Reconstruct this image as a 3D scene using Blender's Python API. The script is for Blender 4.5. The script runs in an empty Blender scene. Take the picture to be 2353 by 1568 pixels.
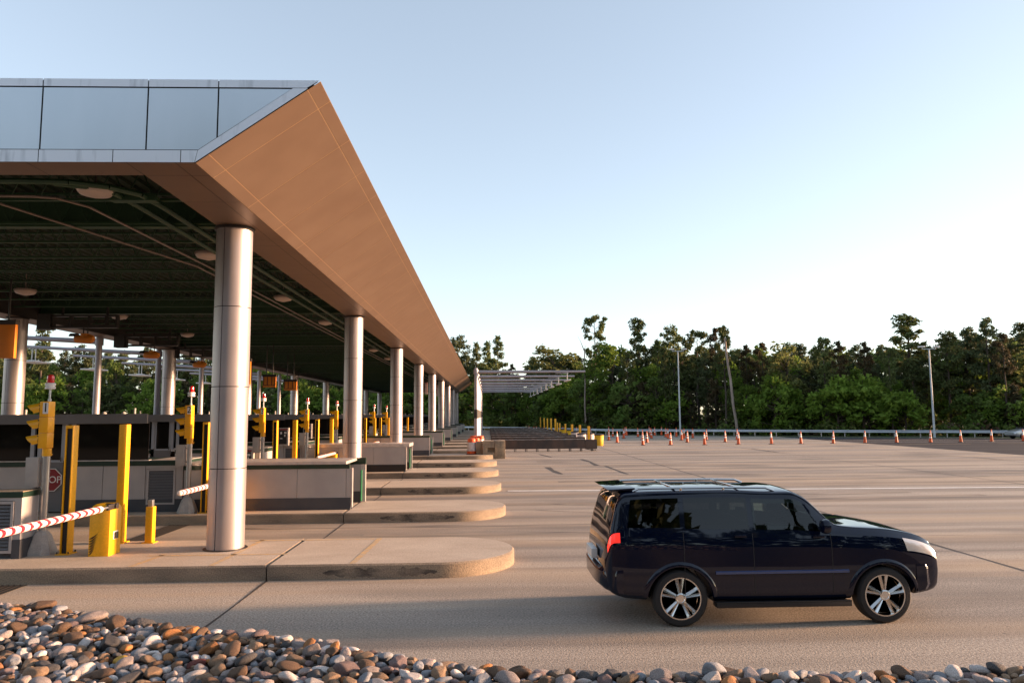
import bpy, bmesh, math, random
import numpy as np
from mathutils import Vector, Matrix, Quaternion
R = math.radians
SC = bpy.context.scene
COL = SC.collection

# ------------------------------------------------------------------ camera, sky, sun, exposure
CAM_H = 2.85
F_PX, PITCH, YAW, ROLL = 1676.4, .1002, .0342, -.008        # in a 2352 px wide frame
def cam_axes():
    r = Vector((math.cos(YAW), -math.sin(YAW), 0)); d = Vector((math.sin(YAW), math.cos(YAW), 0)); z = Vector((0, 0, 1))
    fw = d * math.cos(PITCH) + z * math.sin(PITCH); up = z * math.cos(PITCH) - d * math.sin(PITCH)
    dn = -up; cr, sr = math.cos(ROLL), math.sin(ROLL)
    return r * cr - dn * sr, -(r * sr + dn * cr), fw
cam = bpy.data.cameras.new('camera'); cob = bpy.data.objects.new('camera', cam); COL.objects.link(cob)
_r, _u, _f = cam_axes()
M = Matrix((_r, _u, -_f)).transposed().to_4x4(); M.translation = (0, 0, CAM_H)
cob.matrix_world = M
cam.sensor_width = 36; cam.lens = F_PX / 2352 * 36; cam.clip_end = 3000; cam.clip_start = .05
SC.camera = cob
SUN_EL, SUN_AZ = R(8), R(86)                               # azimuth clockwise from +Y
w = bpy.data.worlds.new('World'); SC.world = w; w.use_nodes = True
nt = w.node_tree; bg = nt.nodes['Background']
sky = nt.nodes.new('ShaderNodeTexSky'); sky.sky_type = 'NISHITA'; sky.sun_disc = False
sky.sun_elevation = SUN_EL; sky.sun_rotation = SUN_AZ; sky.air_density = .8; sky.dust_density = .5; sky.ozone_density = 2.0
hs = nt.nodes.new('ShaderNodeHueSaturation'); hs.inputs['Saturation'].default_value = .85; nt.links.new(sky.outputs[0], hs.inputs['Color'])   # thin evening haze takes the colour out of the sky
wb = nt.nodes.new('ShaderNodeMix'); wb.data_type = 'RGBA'; wb.blend_type = 'MULTIPLY'; wb.inputs[0].default_value = 1; wb.inputs[7].default_value = (1.09, 1.01, .935, 1)   # white balance
gm = nt.nodes.new('ShaderNodeGamma'); gm.inputs[1].default_value = .68; nt.links.new(hs.outputs[0], gm.inputs[0]); nt.links.new(gm.outputs[0], wb.inputs[6]); nt.links.new(wb.outputs[2], bg.inputs[0])
bg.inputs[1].default_value = .15
sl = bpy.data.lights.new('sun', 'SUN'); sl.energy = 4.0; sl.angle = R(6); sl.color = (1, .61, .37)
so = bpy.data.objects.new('sun', sl); COL.objects.link(so)
SD = Vector((math.sin(SUN_AZ) * math.cos(SUN_EL), math.cos(SUN_AZ) * math.cos(SUN_EL), math.sin(SUN_EL)))
so.rotation_mode = 'QUATERNION'; so.rotation_quaternion = SD.to_track_quat('Z', 'Y'); so.location = SD * 200
vs = SC.view_settings; vs.view_transform = 'Standard'; vs.look = 'None'; vs.gamma = 1; vs.use_curve_mapping = False
vs.exposure = 1.97
SC.cycles.use_denoising = True
SC.cycles.max_bounces = 6; SC.cycles.diffuse_bounces = 3; SC.cycles.glossy_bounces = 3; SC.cycles.transparent_max_bounces = 6
rnd = random.Random(7)

def ray(x, y):                                               # a pixel of the 2352 px frame as a direction from the camera
    return _r * (x - 1176) - _u * (y - 783.8) + _f * F_PX
def ground_at(x, y, z=0.):
    d = ray(x, y); t = (z - CAM_H) / d.z; return Vector((d.x * t, d.y * t, z))
def at(x, y, Y):
    d = ray(x, y); t = Y / d.y; return Vector((d.x * t, Y, CAM_H + d.z * t))

# ------------------------------------------------------------------ materials
def mat(name, c, rough=.6, metal=0., c2=None, scale=3., stretch=(1, 1, 1), detail=6, bump=0., bscale=40., spec=.5, contrast=(.35, .65), coat=0., speck=None, speck_scale=120., obj_random=None, transl=0., emit=None):
    m = bpy.data.materials.new(name); m.use_nodes = True
    n, l = m.node_tree.nodes, m.node_tree.links
    b = n['Principled BSDF']
    b.inputs['Base Color'].default_value = (*c, 1); b.inputs['Roughness'].default_value = rough; b.inputs['Metallic'].default_value = metal
    b.inputs['Specular IOR Level'].default_value = spec; b.inputs['Coat Weight'].default_value = coat; b.inputs['Coat Roughness'].default_value = .03
    tc = n.new('ShaderNodeTexCoord')
    col = None
    if c2 is not None:
        mp = n.new('ShaderNodeMapping'); mp.inputs['Scale'].default_value = stretch; l.new(tc.outputs['Object'], mp.inputs[0])
        no = n.new('ShaderNodeTexNoise'); no.inputs['Scale'].default_value = scale; no.inputs['Detail'].default_value = detail; l.new(mp.outputs[0], no.inputs['Vector'])
        ra = n.new('ShaderNodeMapRange'); ra.inputs[1].default_value, ra.inputs[2].default_value = contrast; l.new(no.outputs[0], ra.inputs[0])
        mx = n.new('ShaderNodeMix'); mx.data_type = 'RGBA'; mx.inputs[6].default_value = (*c, 1); mx.inputs[7].default_value = (*c2, 1)
        l.new(ra.outputs[0], mx.inputs[0]); col = mx.outputs[2]
    if obj_random:
        oi = n.new('ShaderNodeObjectInfo'); hs = n.new('ShaderNodeHueSaturation')
        mr = n.new('ShaderNodeMapRange'); mr.inputs[3].default_value, mr.inputs[4].default_value = obj_random; l.new(oi.outputs['Random'], mr.inputs[0]); l.new(mr.outputs[0], hs.inputs['Value'])
        if col: l.new(col, hs.inputs['Color'])
        else: hs.inputs['Color'].default_value = (*c, 1)
        col = hs.outputs[0]
    if speck:
        no2 = n.new('ShaderNodeTexNoise'); no2.inputs['Scale'].default_value = speck_scale; no2.inputs['Detail'].default_value = 3; l.new(tc.outputs['Object'], no2.inputs['Vector'])
        r2 = n.new('ShaderNodeMapRange'); r2.inputs[1].default_value, r2.inputs[2].default_value = .3, .7; r2.inputs[3].default_value, r2.inputs[4].default_value = 1 - speck, 1 + speck; l.new(no2.outputs[0], r2.inputs[0])
        mm = n.new('ShaderNodeMix'); mm.data_type = 'RGBA'; mm.blend_type = 'MULTIPLY'; mm.inputs[0].default_value = 1
        if col: l.new(col, mm.inputs[6])
        else: mm.inputs[6].default_value = (*c, 1)
        l.new(r2.outputs[0], mm.inputs[7]); col = mm.outputs[2]
    if col: l.new(col, b.inputs['Base Color'])
    if bump:
        no3 = n.new('ShaderNodeTexNoise'); no3.inputs['Scale'].default_value = bscale; no3.inputs['Detail'].default_value = 5; l.new(tc.outputs['Object'], no3.inputs['Vector'])
        bp = n.new('ShaderNodeBump'); bp.inputs['Strength'].default_value = bump; bp.inputs['Distance'].default_value = .02; l.new(no3.outputs[0], bp.inputs['Height']); l.new(bp.outputs[0], b.inputs['Normal'])
    if transl:
        tr = n.new('ShaderNodeBsdfTranslucent'); ms = n.new('ShaderNodeMixShader'); ms.inputs[0].default_value = transl
        if col: l.new(col, tr.inputs[0])
        else: tr.inputs[0].default_value = (*c, 1)
        l.new(b.outputs[0], ms.inputs[1]); l.new(tr.outputs[0], ms.inputs[2]); l.new(ms.outputs[0], n['Material Output'].inputs[0])
    if emit:
        b.inputs['Emission Color'].default_value = (*emit[0], 1); b.inputs['Emission Strength'].default_value = emit[1]
    return m

def concrete_pavement():
    """worn concrete: long tyre-track bands along the lanes, tan and grey blotches, fine aggregate"""
    m = mat('pavement_concrete', (.29, .252, .215), .85, c2=(.43, .37, .305), scale=.5, stretch=(.05, 1.1, 1), detail=8, speck=.45, speck_scale=34, bump=.5, bscale=50, spec=.2)
    n, l = m.node_tree.nodes, m.node_tree.links; b = n['Principled BSDF']
    src = b.inputs['Base Color'].links[0].from_socket
    tc = n.new('ShaderNodeTexCoord')
    def noise(scale, stretch, lo, hi, a, z, loc=(0, 0, 0), detail=3.5):
        mp = n.new('ShaderNodeMapping'); mp.inputs['Scale'].default_value = stretch; mp.inputs['Location'].default_value = loc; l.new(tc.outputs['Object'], mp.inputs[0])
        no = n.new('ShaderNodeTexNoise'); no.inputs['Scale'].default_value = scale; no.inputs['Detail'].default_value = detail; l.new(mp.outputs[0], no.inputs['Vector'])
        r = n.new('ShaderNodeMapRange'); r.inputs[1].default_value, r.inputs[2].default_value, r.inputs[3].default_value, r.inputs[4].default_value = lo, hi, a, z; l.new(no.outputs[0], r.inputs[0]); return r.outputs[0]
    def mix(fac, A, colr, blend='MIX'):
        x = n.new('ShaderNodeMix'); x.data_type = 'RGBA'; x.blend_type = blend; l.new(fac, x.inputs[0]); l.new(A, x.inputs[6]); x.inputs[7].default_value = (*colr, 1); return x.outputs[2]
    c = mix(noise(.62, (.05, 1.5, 1), .47, .70, 0, .80, (3, 7, 0)), src, (.135, .118, .105))
    c = mix(noise(.42, (.04, 1.2, 1), .48, .68, 0, .75, (31, 2, 0)), c, (.46, .34, .225))
    c = mix(noise(.35, (.35, .9, 1), .53, .68, 0, .7, (11, 5, 0)), c, (.15, .135, .12))
    c = mix(noise(16, (1, 1, 1), .66, .74, 0, .75, (1, 9, 0), 2), c, (.10, .085, .075))
    l.new(c, b.inputs['Base Color'])
    return m

MT = {}
MT['pave'] = concrete_pavement()
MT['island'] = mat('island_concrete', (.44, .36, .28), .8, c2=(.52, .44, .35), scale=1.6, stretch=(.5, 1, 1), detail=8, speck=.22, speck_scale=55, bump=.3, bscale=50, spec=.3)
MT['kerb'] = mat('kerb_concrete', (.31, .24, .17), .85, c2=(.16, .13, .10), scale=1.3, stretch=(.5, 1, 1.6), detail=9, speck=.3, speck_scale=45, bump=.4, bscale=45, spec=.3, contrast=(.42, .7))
MT['scuff'] = mat('black_tyre_scuff', (.055, .045, .038), .85, c2=(.26, .20, .145), scale=1.9, stretch=(.8, 1, 2.2), detail=8, contrast=(.40, .62), speck=.3, speck_scale=45)
MT['block'] = mat('block_concrete', (.36, .27, .18), .85, c2=(.23, .18, .13), scale=2.5, detail=8, speck=.25, speck_scale=30, bump=.4, bscale=30, spec=.3)
MT['asphalt'] = mat('asphalt', (.042, .044, .05), .95, spec=.08, c2=(.06, .06, .064), scale=.4, stretch=(.08, 1, 1), speck=.3, speck_scale=40, bump=.3, bscale=60)
MT['grass'] = mat('verge_grass', (.05, .075, .02), .9, c2=(.09, .085, .035), scale=.6, bump=.5, bscale=12, speck=.4, speck_scale=9)
MT['soil'] = mat('bank_soil', (.07, .055, .045), .95, c2=(.11, .09, .07), scale=20, bump=.6, bscale=40)
MT['joint'] = mat('joint_sealant', (.035, .03, .028), .8, c2=(.06, .05, .042), scale=4)
MT['white_paint'] = mat('white_road_paint', (.72, .69, .64), .7, c2=(.5, .46, .41), scale=3, contrast=(.45, .8), speck=.15, speck_scale=30)
MT['yellow_line'] = mat('faded_yellow_line', (.60, .38, .16), .8, c2=(.46, .36, .25), scale=7, speck=.2, speck_scale=40)
MT['grate'] = mat('drain_grate_iron', (.025, .022, .02), .6, metal=.3)
MT['alu'] = mat('satin_aluminium_panel', (.40, .355, .35), .42, metal=.6, c2=(.36, .32, .315), scale=1.2, speck=.03, speck_scale=200)
MT['alu_gable'] = mat('gable_aluminium_panel', (.62, .66, .70), .30, metal=.85, c2=(.55, .60, .64), scale=.7, stretch=(1, 1, .3), speck=.02, speck_scale=90)
MT['alu_trim'] = mat('weather_stained_trim', (.74, .76, .80), .42, metal=.6, c2=(.45, .47, .50), scale=9, stretch=(1, 1, .12), contrast=(.55, .8))
MT['soffit'] = mat('soffit_panel_bounce_brown', (.225, .150, .102), .45, metal=.5, c2=(.20, .13, .088), scale=1.1, speck=.04, speck_scale=160)  # aluminium with the warm ground reflection put into its colour as brown
MT['gap'] = mat('panel_gap', (.02, .018, .017), .8)
MT['joint_glint'] = mat('painted_joint_glint', (.50, .33, .19), .4, metal=.5)  # light caught along the slope joints, painted as a paler gold backing
MT['deck'] = mat('dark_green_roof_deck', (.006, .016, .006), .7, c2=(.010, .024, .009), scale=.9, stretch=(6, .2, 1))
MT['joist'] = mat('green_painted_steel', (.018, .055, .022), .5, c2=(.028, .068, .030), scale=2)
MT['conduit'] = mat('galvanised_conduit', (.24, .19, .16), .45, metal=.4)
MT['lamp'] = mat('lamp_lens', (.46, .37, .31), .35, c2=(.5, .4, .33), scale=30)
MT['wall'] = mat('precast_wall_panel', (.36, .335, .325), .6, c2=(.42, .385, .365), scale=1.4, speck=.06, speck_scale=60)
MT['wall_pale'] = mat('pale_metal_trim', (.62, .57, .54), .4, metal=.4, c2=(.5, .46, .44), scale=4)
MT['plinth'] = mat('dark_plinth', (.045, .05, .062), .55, c2=(.06, .062, .07), scale=2)
MT['plinth_black'] = mat('black_plinth', (.010, .010, .012), .5)
MT['green'] = mat('dark_green_stripe', (.006, .026, .015), .4, c2=(.009, .033, .019), scale=3)
MT['green_rail'] = mat('green_end_rail', (.05, .30, .13), .35, c2=(.07, .26, .12), scale=5)
MT['grey_metal'] = mat('grey_booth_metal', (.13, .127, .13), .6, c2=(.155, .15, .155), scale=.9)
MT['frame'] = mat('window_frame_metal', (.34, .36, .40), .45, metal=.3)
MT['glass'] = mat('dark_booth_glass', (.010, .009, .008), .04, spec=.22)
MT['yellow'] = mat('safety_yellow_paint', (.86, .41, .006), .42, c2=(.78, .36, .006), scale=3.5, contrast=(.5, .75), speck=.08, speck_scale=30)
MT['signal'] = mat('signal_yellow_housing', (.90, .41, .004), .4, c2=(.84, .37, .004), scale=6)
MT['black'] = mat('matt_black_rubber', (.012, .011, .011), .6)
MT['soot'] = mat('black_scorch_mark', (.05, .028, .008), .8, c2=(.22, .12, .012), scale=14, contrast=(.5, .7))
MT['lamp_paint'] = mat('pale_lamp_post_paint', (.50, .53, .55), .6, c2=(.44, .47, .49), scale=2)
MT['steel'] = mat('galvanised_steel', (.52, .51, .50), .34, metal=.85, c2=(.43, .42, .42), scale=5)
MT['cabinet'] = mat('control_cabinet_grey', (.42, .37, .33), .5, c2=(.37, .33, .30), scale=5)
MT['lightconc'] = mat('pale_cast_concrete', (.42, .39, .36), .85, c2=(.34, .32, .30), scale=6, speck=.15, speck_scale=60, bump=.3, bscale=50)
MT['red'] = mat('red_beacon_lens', (.62, .008, .012), .18, coat=.5)
MT['white'] = mat('white_plastic', (.72, .69, .66), .4)
MT['redstripe'] = mat('red_reflective_stripe', (.45, .015, .03), .45)
MT['stopred'] = mat('stop_sign_red', (.22, .012, .016), .5)
MT['orange'] = mat('orange_cone_plastic', (.68, .095, .012), .5, c2=(.58, .075, .012), scale=5, obj_random=(.85, 1.1))
MT['sign_orange'] = mat('orange_sign_board', (.62, .20, .012), .5, c2=(.55, .17, .012), scale=1.5)
MT['sign_pink'] = mat('pale_sign_board', (.60, .42, .38), .5, c2=(.5, .10, .07), scale=3, contrast=(.52, .6))
MT['dark_metal'] = mat('dark_bronze_metal', (.022, .018, .016), .5)
MT['mast'] = mat('painted_mast_grey', (.36, .335, .36), .45, metal=.3, c2=(.31, .29, .31), scale=1.5)
MT['barrier'] = mat('rusty_dark_steel_plate', (.05, .040, .036), .6, metal=.2, c2=(.10, .062, .045), scale=1.6, stretch=(1, 1, .5), detail=8, speck=.2, speck_scale=30)
MT['barrier_top'] = mat('galvanised_barrier_cap', (.42, .38, .35), .5, metal=.4, c2=(.15, .12, .10), scale=3)
MT['barrel_white'] = mat('white_barrel_band', (.70, .62, .58), .5, c2=(.55, .47, .43), scale=6)
MT['barrel_yellow'] = mat('yellow_sand_barrel', (.78, .47, .02), .5, c2=(.7, .40, .02), scale=4)
MT['rail'] = mat('guardrail_galvanised', (.55, .58, .62), .35, metal=.8, c2=(.45, .47, .5), scale=.7)
MT['navy'] = mat('navy_car_paint', (.0015, .004, .016), .3, coat=1.0, spec=.0)
MT['silver'] = mat('silver_car_paint', (.50, .50, .50), .28, metal=.6, coat=.8)
MT['carglass'] = mat('tinted_car_glass', (.010, .014, .018), .03, spec=.7)
def tinted(name, tint):
    m = bpy.data.materials.new(name); m.use_nodes = True; n, l = m.node_tree.nodes, m.node_tree.links; n.remove(n['Principled BSDF'])
    tr = n.new('ShaderNodeBsdfTransparent'); tr.inputs[0].default_value = (*tint, 1); gl = n.new('ShaderNodeBsdfGlossy'); gl.inputs['Roughness'].default_value = .01
    fr = n.new('ShaderNodeFresnel'); fr.inputs[0].default_value = 1.6; mx = n.new('ShaderNodeMixShader'); l.new(fr.outputs[0], mx.inputs[0]); l.new(tr.outputs[0], mx.inputs[1]); l.new(gl.outputs[0], mx.inputs[2]); l.new(mx.outputs[0], n['Material Output'].inputs[0]); return m
MT['carglass_front'] = tinted('green_tinted_car_glass', (.34, .42, .40)); MT['carglass_rear'] = tinted('privacy_car_glass', (.09, .10, .11))
MT['seat'] = mat('grey_seat_cloth', (.07, .065, .062), .9)
MT['cartrim'] = mat('black_car_trim', (.012, .012, .013), .45)
MT['chrome'] = mat('polished_alloy', (.68, .66, .63), .20, metal=1.)
MT['bluetrim'] = mat('gloss_blue_moulding', (.02, .05, .15), .2, coat=1.)
MT['tyre'] = mat('tyre_rubber', (.016, .015, .015), .75, bump=.2, bscale=60)
MT['tail'] = mat('red_tail_lamp', (.45, .01, .01), .15, coat=1., emit=((1, .03, .02), .35))
MT['headlamp'] = mat('clear_headlamp', (.72, .68, .64), .12, metal=.35, coat=1.)
MT['amber'] = mat('amber_marker', (.7, .22, .02), .2, coat=1.)
MT['bark'] = mat('pine_bark', (.085, .062, .048), .9, c2=(.05, .038, .03), scale=3, stretch=(3, 3, .5), bump=.5, bscale=12)
MT['deadwood'] = mat('pale_dead_wood', (.36, .29, .24), .85, c2=(.22, .17, .14), scale=2, stretch=(3, 3, .4))
def foliage(name, c, c2, tr=.25): return mat(name, c, .75, c2=c2, scale=.9, detail=4, obj_random=(.7, 1.25), transl=tr, spec=.2, speck=.35, speck_scale=2.5)
MT['pine'] = foliage('pine_needles', (.075, .105, .032), (.115, .130, .046))
MT['pine_dark'] = foliage('dark_pine_needles', (.056, .080, .034), (.090, .102, .046))
MT['pine_brown'] = foliage('browning_pine_needles', (.075, .052, .026), (.05, .055, .024))
MT['leaf'] = foliage('bright_broad_leaves', (.13, .21, .03), (.175, .25, .04), .5)
MT['leaf_olive'] = foliage('olive_broad_leaves', (.13, .155, .045), (.17, .18, .065), .45)
MT['shrub'] = foliage('undergrowth_leaves', (.10, .165, .032), (.145, .18, .05), .45)
MT['shrub_red'] = foliage('reddish_undergrowth', (.085, .048, .03), (.06, .05, .028), .2)
ROCK = {}
for nm, a, b in (('pale pinkish grey', (.36, .30, .275), (.22, .18, .165)), ('blue grey', (.26, .27, .29), (.17, .175, .19)), ('brown', (.15, .088, .05), (.08, .05, .034)), ('tan', (.28, .185, .115), (.18, .115, .07)),
                 ('dark grey', (.085, .08, .08), (.05, .047, .047)), ('off white', (.58, .53, .50), (.38, .33, .30)), ('orange', (.38, .16, .045), (.22, .10, .045)), ('dull mauve', (.21, .145, .135), (.14, .10, .095)), ('dark red', (.15, .035, .025), (.10, .03, .024)), ('yellow', (.55, .32, .05), (.42, .23, .04))):
    ROCK[nm] = mat('cobble_' + nm.replace(' ', '_'), a, .75, c2=b, scale=9, detail=8, speck=.22, speck_scale=160, bump=.45, bscale=55, obj_random=(.8, 1.2), spec=.35)

# ------------------------------------------------------------------ mesh helpers
class MB:
    """collects faces with a material slot per face"""
    def __init__(s): s.v, s.f, s.m = [], [], []
    def add(s, vs, fs, mi=0):
        o = len(s.v); s.v += [tuple(p) for p in vs]; s.f += [tuple(i + o for i in f) for f in fs]; s.m += [mi] * len(fs); return s
    def box(s, x0, y0, z0, x1, y1, z1, mi=0):
        return s.add([(x0, y0, z0), (x1, y0, z0), (x1, y1, z0), (x0, y1, z0), (x0, y0, z1), (x1, y0, z1), (x1, y1, z1), (x0, y1, z1)],
                     [(0, 3, 2, 1), (4, 5, 6, 7), (0, 1, 5, 4), (1, 2, 6, 5), (2, 3, 7, 6), (3, 0, 4, 7)], mi)
    def tube(s, p0, p1, r0, r1=None, n=12, mi=0, cap=True):
        p0, p1 = Vector(p0), Vector(p1); r1 = r0 if r1 is None else r1
        d = (p1 - p0).normalized(); a = d.orthogonal().normalized(); b = d.cross(a)
        vs = []
        for p, r in ((p0, r0), (p1, r1)):
            for i in range(n):
                t = 2 * math.pi * i / n; vs.append(p + a * math.cos(t) * r + b * math.sin(t) * r)
        fs = [(i, (i + 1) % n, n + (i + 1) % n, n + i) for i in range(n)]
        if cap: fs += [tuple(range(n - 1, -1, -1)), tuple(range(n, 2 * n))]
        return s.add(vs, fs, mi)
    def path(s, pts, r, n=8, mi=0):
        for a, b in zip(pts, pts[1:]): s.tube(a, b, r, n=n, mi=mi)
        return s
    def lathe(s, prof, c=(0, 0, 0), n=24, mi=0, axis='Z', cap=True):
        vs = []
        for r, z in prof:
            for i in range(n):
                t = 2 * math.pi * i / n
                p = (r * math.cos(t), r * math.sin(t), z)
                if axis == 'Y': p = (p[0], p[2], -p[1])
                if axis == 'X': p = (p[2], p[0], p[1])
                vs.append((p[0] + c[0], p[1] + c[1], p[2] + c[2]))
        k = len(prof); fs = []
        for j in range(k - 1):
            fs += [(j * n + i, j * n + (i + 1) % n, (j + 1) * n + (i + 1) % n, (j + 1) * n + i) for i in range(n)]
        if cap: fs += [tuple(range(n - 1, -1, -1)), tuple(range((k - 1) * n, k * n))]
        return s.add(vs, fs, mi)
    def prism(s, poly, axis, a, b, mi=0):
        """polygon of 2-D points swept along axis from a to b"""
        def P(u, v, t): return {'X': (t, u, v), 'Y': (u, t, v), 'Z': (u, v, t)}[axis]
        n = len(poly)
        vs = [P(u, v, a) for u, v in poly] + [P(u, v, b) for u, v in poly]
        fs = [(i, (i + 1) % n, n + (i + 1) % n, n + i) for i in range(n)] + [tuple(range(n - 1, -1, -1)), tuple(range(n, 2 * n))]
        return s.add(vs, fs, mi)
    def grid(s, P, mi=0):
        """P[i][j] points -> quads"""
        a, b = len(P), len(P[0]); vs = [p for row in P for p in row]
        return s.add(vs, [(i * b + j, i * b + j + 1, (i + 1) * b + j + 1, (i + 1) * b + j) for i in range(a - 1) for j in range(b - 1)], mi)
    def mesh(s, name, mats, angle=35, bevel=0., fixn=True):
        me = bpy.data.meshes.new(name); me.from_pydata(s.v, [], s.f)
        for m in (mats if isinstance(mats, (list, tuple)) else [mats]): me.materials.append(m)
        me.polygons.foreach_set('material_index', s.m)
        bm = bmesh.new(); bm.from_mesh(me)
        if fixn: bmesh.ops.recalc_face_normals(bm, faces=bm.faces)
        if bevel:
            es = [e for e in bm.edges if len(e.link_faces) == 2 and e.calc_face_angle(0) > R(30)]
            bmesh.ops.bevel(bm, geom=es, offset=bevel, segments=2, profile=.6, affect='EDGES', clamp_overlap=True)
        bm.to_mesh(me); bm.free()
        if angle:
            me.shade_smooth(); me.set_sharp_from_angle(angle=R(angle))
        return me
    def obj(s, name, mats, parent=None, angle=35, bevel=0., fixn=True):
        return link(name, s.mesh(name, mats, angle, bevel, fixn), parent)
def link(name, me, parent=None):
    o = bpy.data.objects.new(name, me); COL.objects.link(o)
    if parent is not None: o.parent = parent
    return o
def tag(o, label=None, cat=None, group=None, kind=None):
    if label: o['label'] = label
    if cat: o['category'] = cat
    if group: o['group'] = group
    if kind: o['kind'] = kind
    return o
def thing(name, label, cat, loc=(0, 0, 0), group=None, rz=0.):
    o = bpy.data.objects.new(name, None); COL.objects.link(o); o.location = loc; o.rotation_euler = (0, 0, rz); o.empty_display_size = .2
    return tag(o, label, cat, group)
KIDS = {}
def kids(o):
    return [c for c in bpy.data.objects if c.parent == o]
def copy_tree(o, loc=None, label=None, group=None, skip=(), parent=None):
    c = o.copy(); COL.objects.link(c)
    if parent is not None: c.parent = parent
    if loc is not None: c.location = loc
    if label: c['label'] = label
    if group: c['group'] = group
    for k in kids(o):
        if k.name.split('.')[0] not in skip: copy_tree(k, parent=c)
    return c
def structure(o): return tag(o, kind='structure')
def text_mesh(body, size, matl, depth=.002):
    cu = bpy.data.curves.new('lettering', 'FONT'); cu.body = body; cu.size = size; cu.align_x = 'CENTER'; cu.align_y = 'CENTER'; cu.extrude = depth
    ob = bpy.data.objects.new('lettering', cu); COL.objects.link(ob)
    me = bpy.data.meshes.new_from_object(ob.evaluated_get(bpy.context.evaluated_depsgraph_get()))
    bpy.data.objects.remove(ob); bpy.data.curves.remove(cu)
    me.materials.clear(); me.materials.append(matl); return me
ORD = ['nearest', 'second', 'third', 'fourth', 'fifth', 'sixth', 'seventh', 'eighth', 'ninth', 'tenth', 'eleventh', 'twelfth', 'thirteenth', 'fourteenth', 'fifteenth', 'sixteenth', 'seventeenth', 'eighteenth']
def nth(i): return ORD[i] + (' from the camera' if i else ' to the camera')

# ------------------------------------------------------------------ ground, roads, markings
ISL0, PITCH_Y, ISL_W, KH = 13.25, 6.88, 2.78, .266
NI = 17
def iy(n): return ISL0 + PITCH_Y * n
RAILP = [(-190, 186), (-69, 159), (-30, 149), (-3.3, 139), (8, 122), (17, 102), (31, 93), (42, 85.5), (54, 78.5), (75, 69), (110, 55)]
def rail_y(x):
    xs, ys = zip(*RAILP); return float(np.interp(x, xs, ys))
g = MB(); g.add([(-1500, -400, -.03), (1500, -400, -.03), (1500, 2200, -.03), (-1500, 2200, -.03)], [(0, 1, 2, 3)])
structure(g.obj('ground', MT['grass'], angle=0))
rp = [(x, y - 3) for x, y in RAILP]
p = [(-190, -30), (34.6, -30), (34.6, rail_y(34.6) - 3.2)] + [q for q in rp[::-1] if q[0] < 34]
MB().add([(x, y, 0) for x, y in p], [tuple(range(len(p)))]).obj('pavement', MT['pave'], angle=0)
structure(bpy.data.objects['pavement'])
p = [(34.62, -30), (140, -30)] + [q for q in [(140, 30)] + rp[::-1] if q[0] > 34.6] + [(34.62, rail_y(34.6) - 3.2)]
structure(MB().add([(x, y, -.004) for x, y in p], [tuple(range(len(p)))]).obj('road', MT['asphalt'], angle=0))
def strip(name, pts, wd, z, m, wob=0.):
    """a thin flat strip along a polyline of (x, y)"""
    b = MB(); q = []
    for (x0, y0), (x1, y1) in zip(pts, pts[1:]):
        n = max(1, int(math.hypot(x1 - x0, y1 - y0) / 1.2)) if wob else 1
        q += [(x0 + (x1 - x0) * i / n, y0 + (y1 - y0) * i / n) for i in range(n)]
    q.append(pts[-1]); L, Rr = [], []
    for i, (x, y) in enumerate(q):
        a, c = q[max(i - 1, 0)], q[min(i + 1, len(q) - 1)]; d = Vector((c[0] - a[0], c[1] - a[1], 0)).normalized(); nn = Vector((-d.y, d.x, 0))
        o = rnd.uniform(-wob, wob); ww = wd * (1 if not wob else rnd.uniform(.6, 1.5))
        L.append((x + nn.x * (ww / 2 + o), y + nn.y * (ww / 2 + o), z)); Rr.append((x - nn.x * (ww / 2 - o), y - nn.y * (ww / 2 - o), z))
    b.grid([L, Rr]); return structure(b.obj(name, m, angle=0))
for x in (-3.88, 9.6, 20.9, 29.9):
    strip('pavement_joint', [(x, 3 if x < 0 else 6), (x + .05, 40), (x, 66 if x > 12 else 96)], .035 if x < 0 else .06, .004, MT['joint'], .012)
strip('pavement_joint', [(-30, 55.2), (34, 55.3)], .03, .0042, MT['joint'], .01)
strip('pavement_joint', [(1, 34.6), (34, 34.4)], .03, .0044, MT['joint'], .01)
strip('pavement_joint', [(-2, 17.0), (30, 16.8)], .018, .0046, MT['joint'], .006)
for pts, wd in (([(6.0, 47), (6.2, 44), (6.1, 41)], .22), ([(3.25, 40.2), (3.3, 38), (3.55, 35.4)], .22), ([(6.5, 40.6), (6.6, 37.5), (6.65, 35)], .17), ([(3.7, 53.4), (4.3, 49.5)], .15), ([(21.2, 58.5), (21.0, 52.5)], .12), ([(30.2, 45), (30.4, 42.5)], .1)):
    strip('crack_sealant', pts, wd, .008, MT['joint'], .03)
strip('lane_line', [(.75, 27.9), (9.4, 27.5), (34.2, 26.6)], .34, .010, MT['white_paint'])
MT['tyre_mark'] = mat('faint_tyre_mark', (.16, .14, .12), .85, c2=(.33, .275, .22), scale=1.4, stretch=(.3, 3, 1), contrast=(.38, .56), detail=8, spec=.2)
for pts, wd in (([(1.2, 22.4), (3, 21.6), (5.5, 19.8), (7.5, 17.6)], .16), ([(1.6, 24.0), (4, 22.9), (7, 20.6), (9.5, 17.6)], .15), ([(8, 24.6), (12, 24.4), (17, 24.9)], .5), ([(7.5, 26.2), (12, 25.6), (15, 26.0)], .35), ([(-3, 18.1), (4, 18.0), (10, 18.3)], .3), ([(-7, 19.4), (0, 19.3), (7, 19.5)], .26), ([(3, 31.5), (12, 31.2), (22, 31.8)], .5), ([(2, 33), (10, 33.2), (18, 32.8)], .35), ([(4, 38.2), (14, 37.9), (26, 38.3)], .55), ([(3, 45.0), (15, 44.8), (28, 45.3)], .6)):
    strip('tyre_mark', pts, wd, .003, MT['tyre_mark'], .05)
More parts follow.
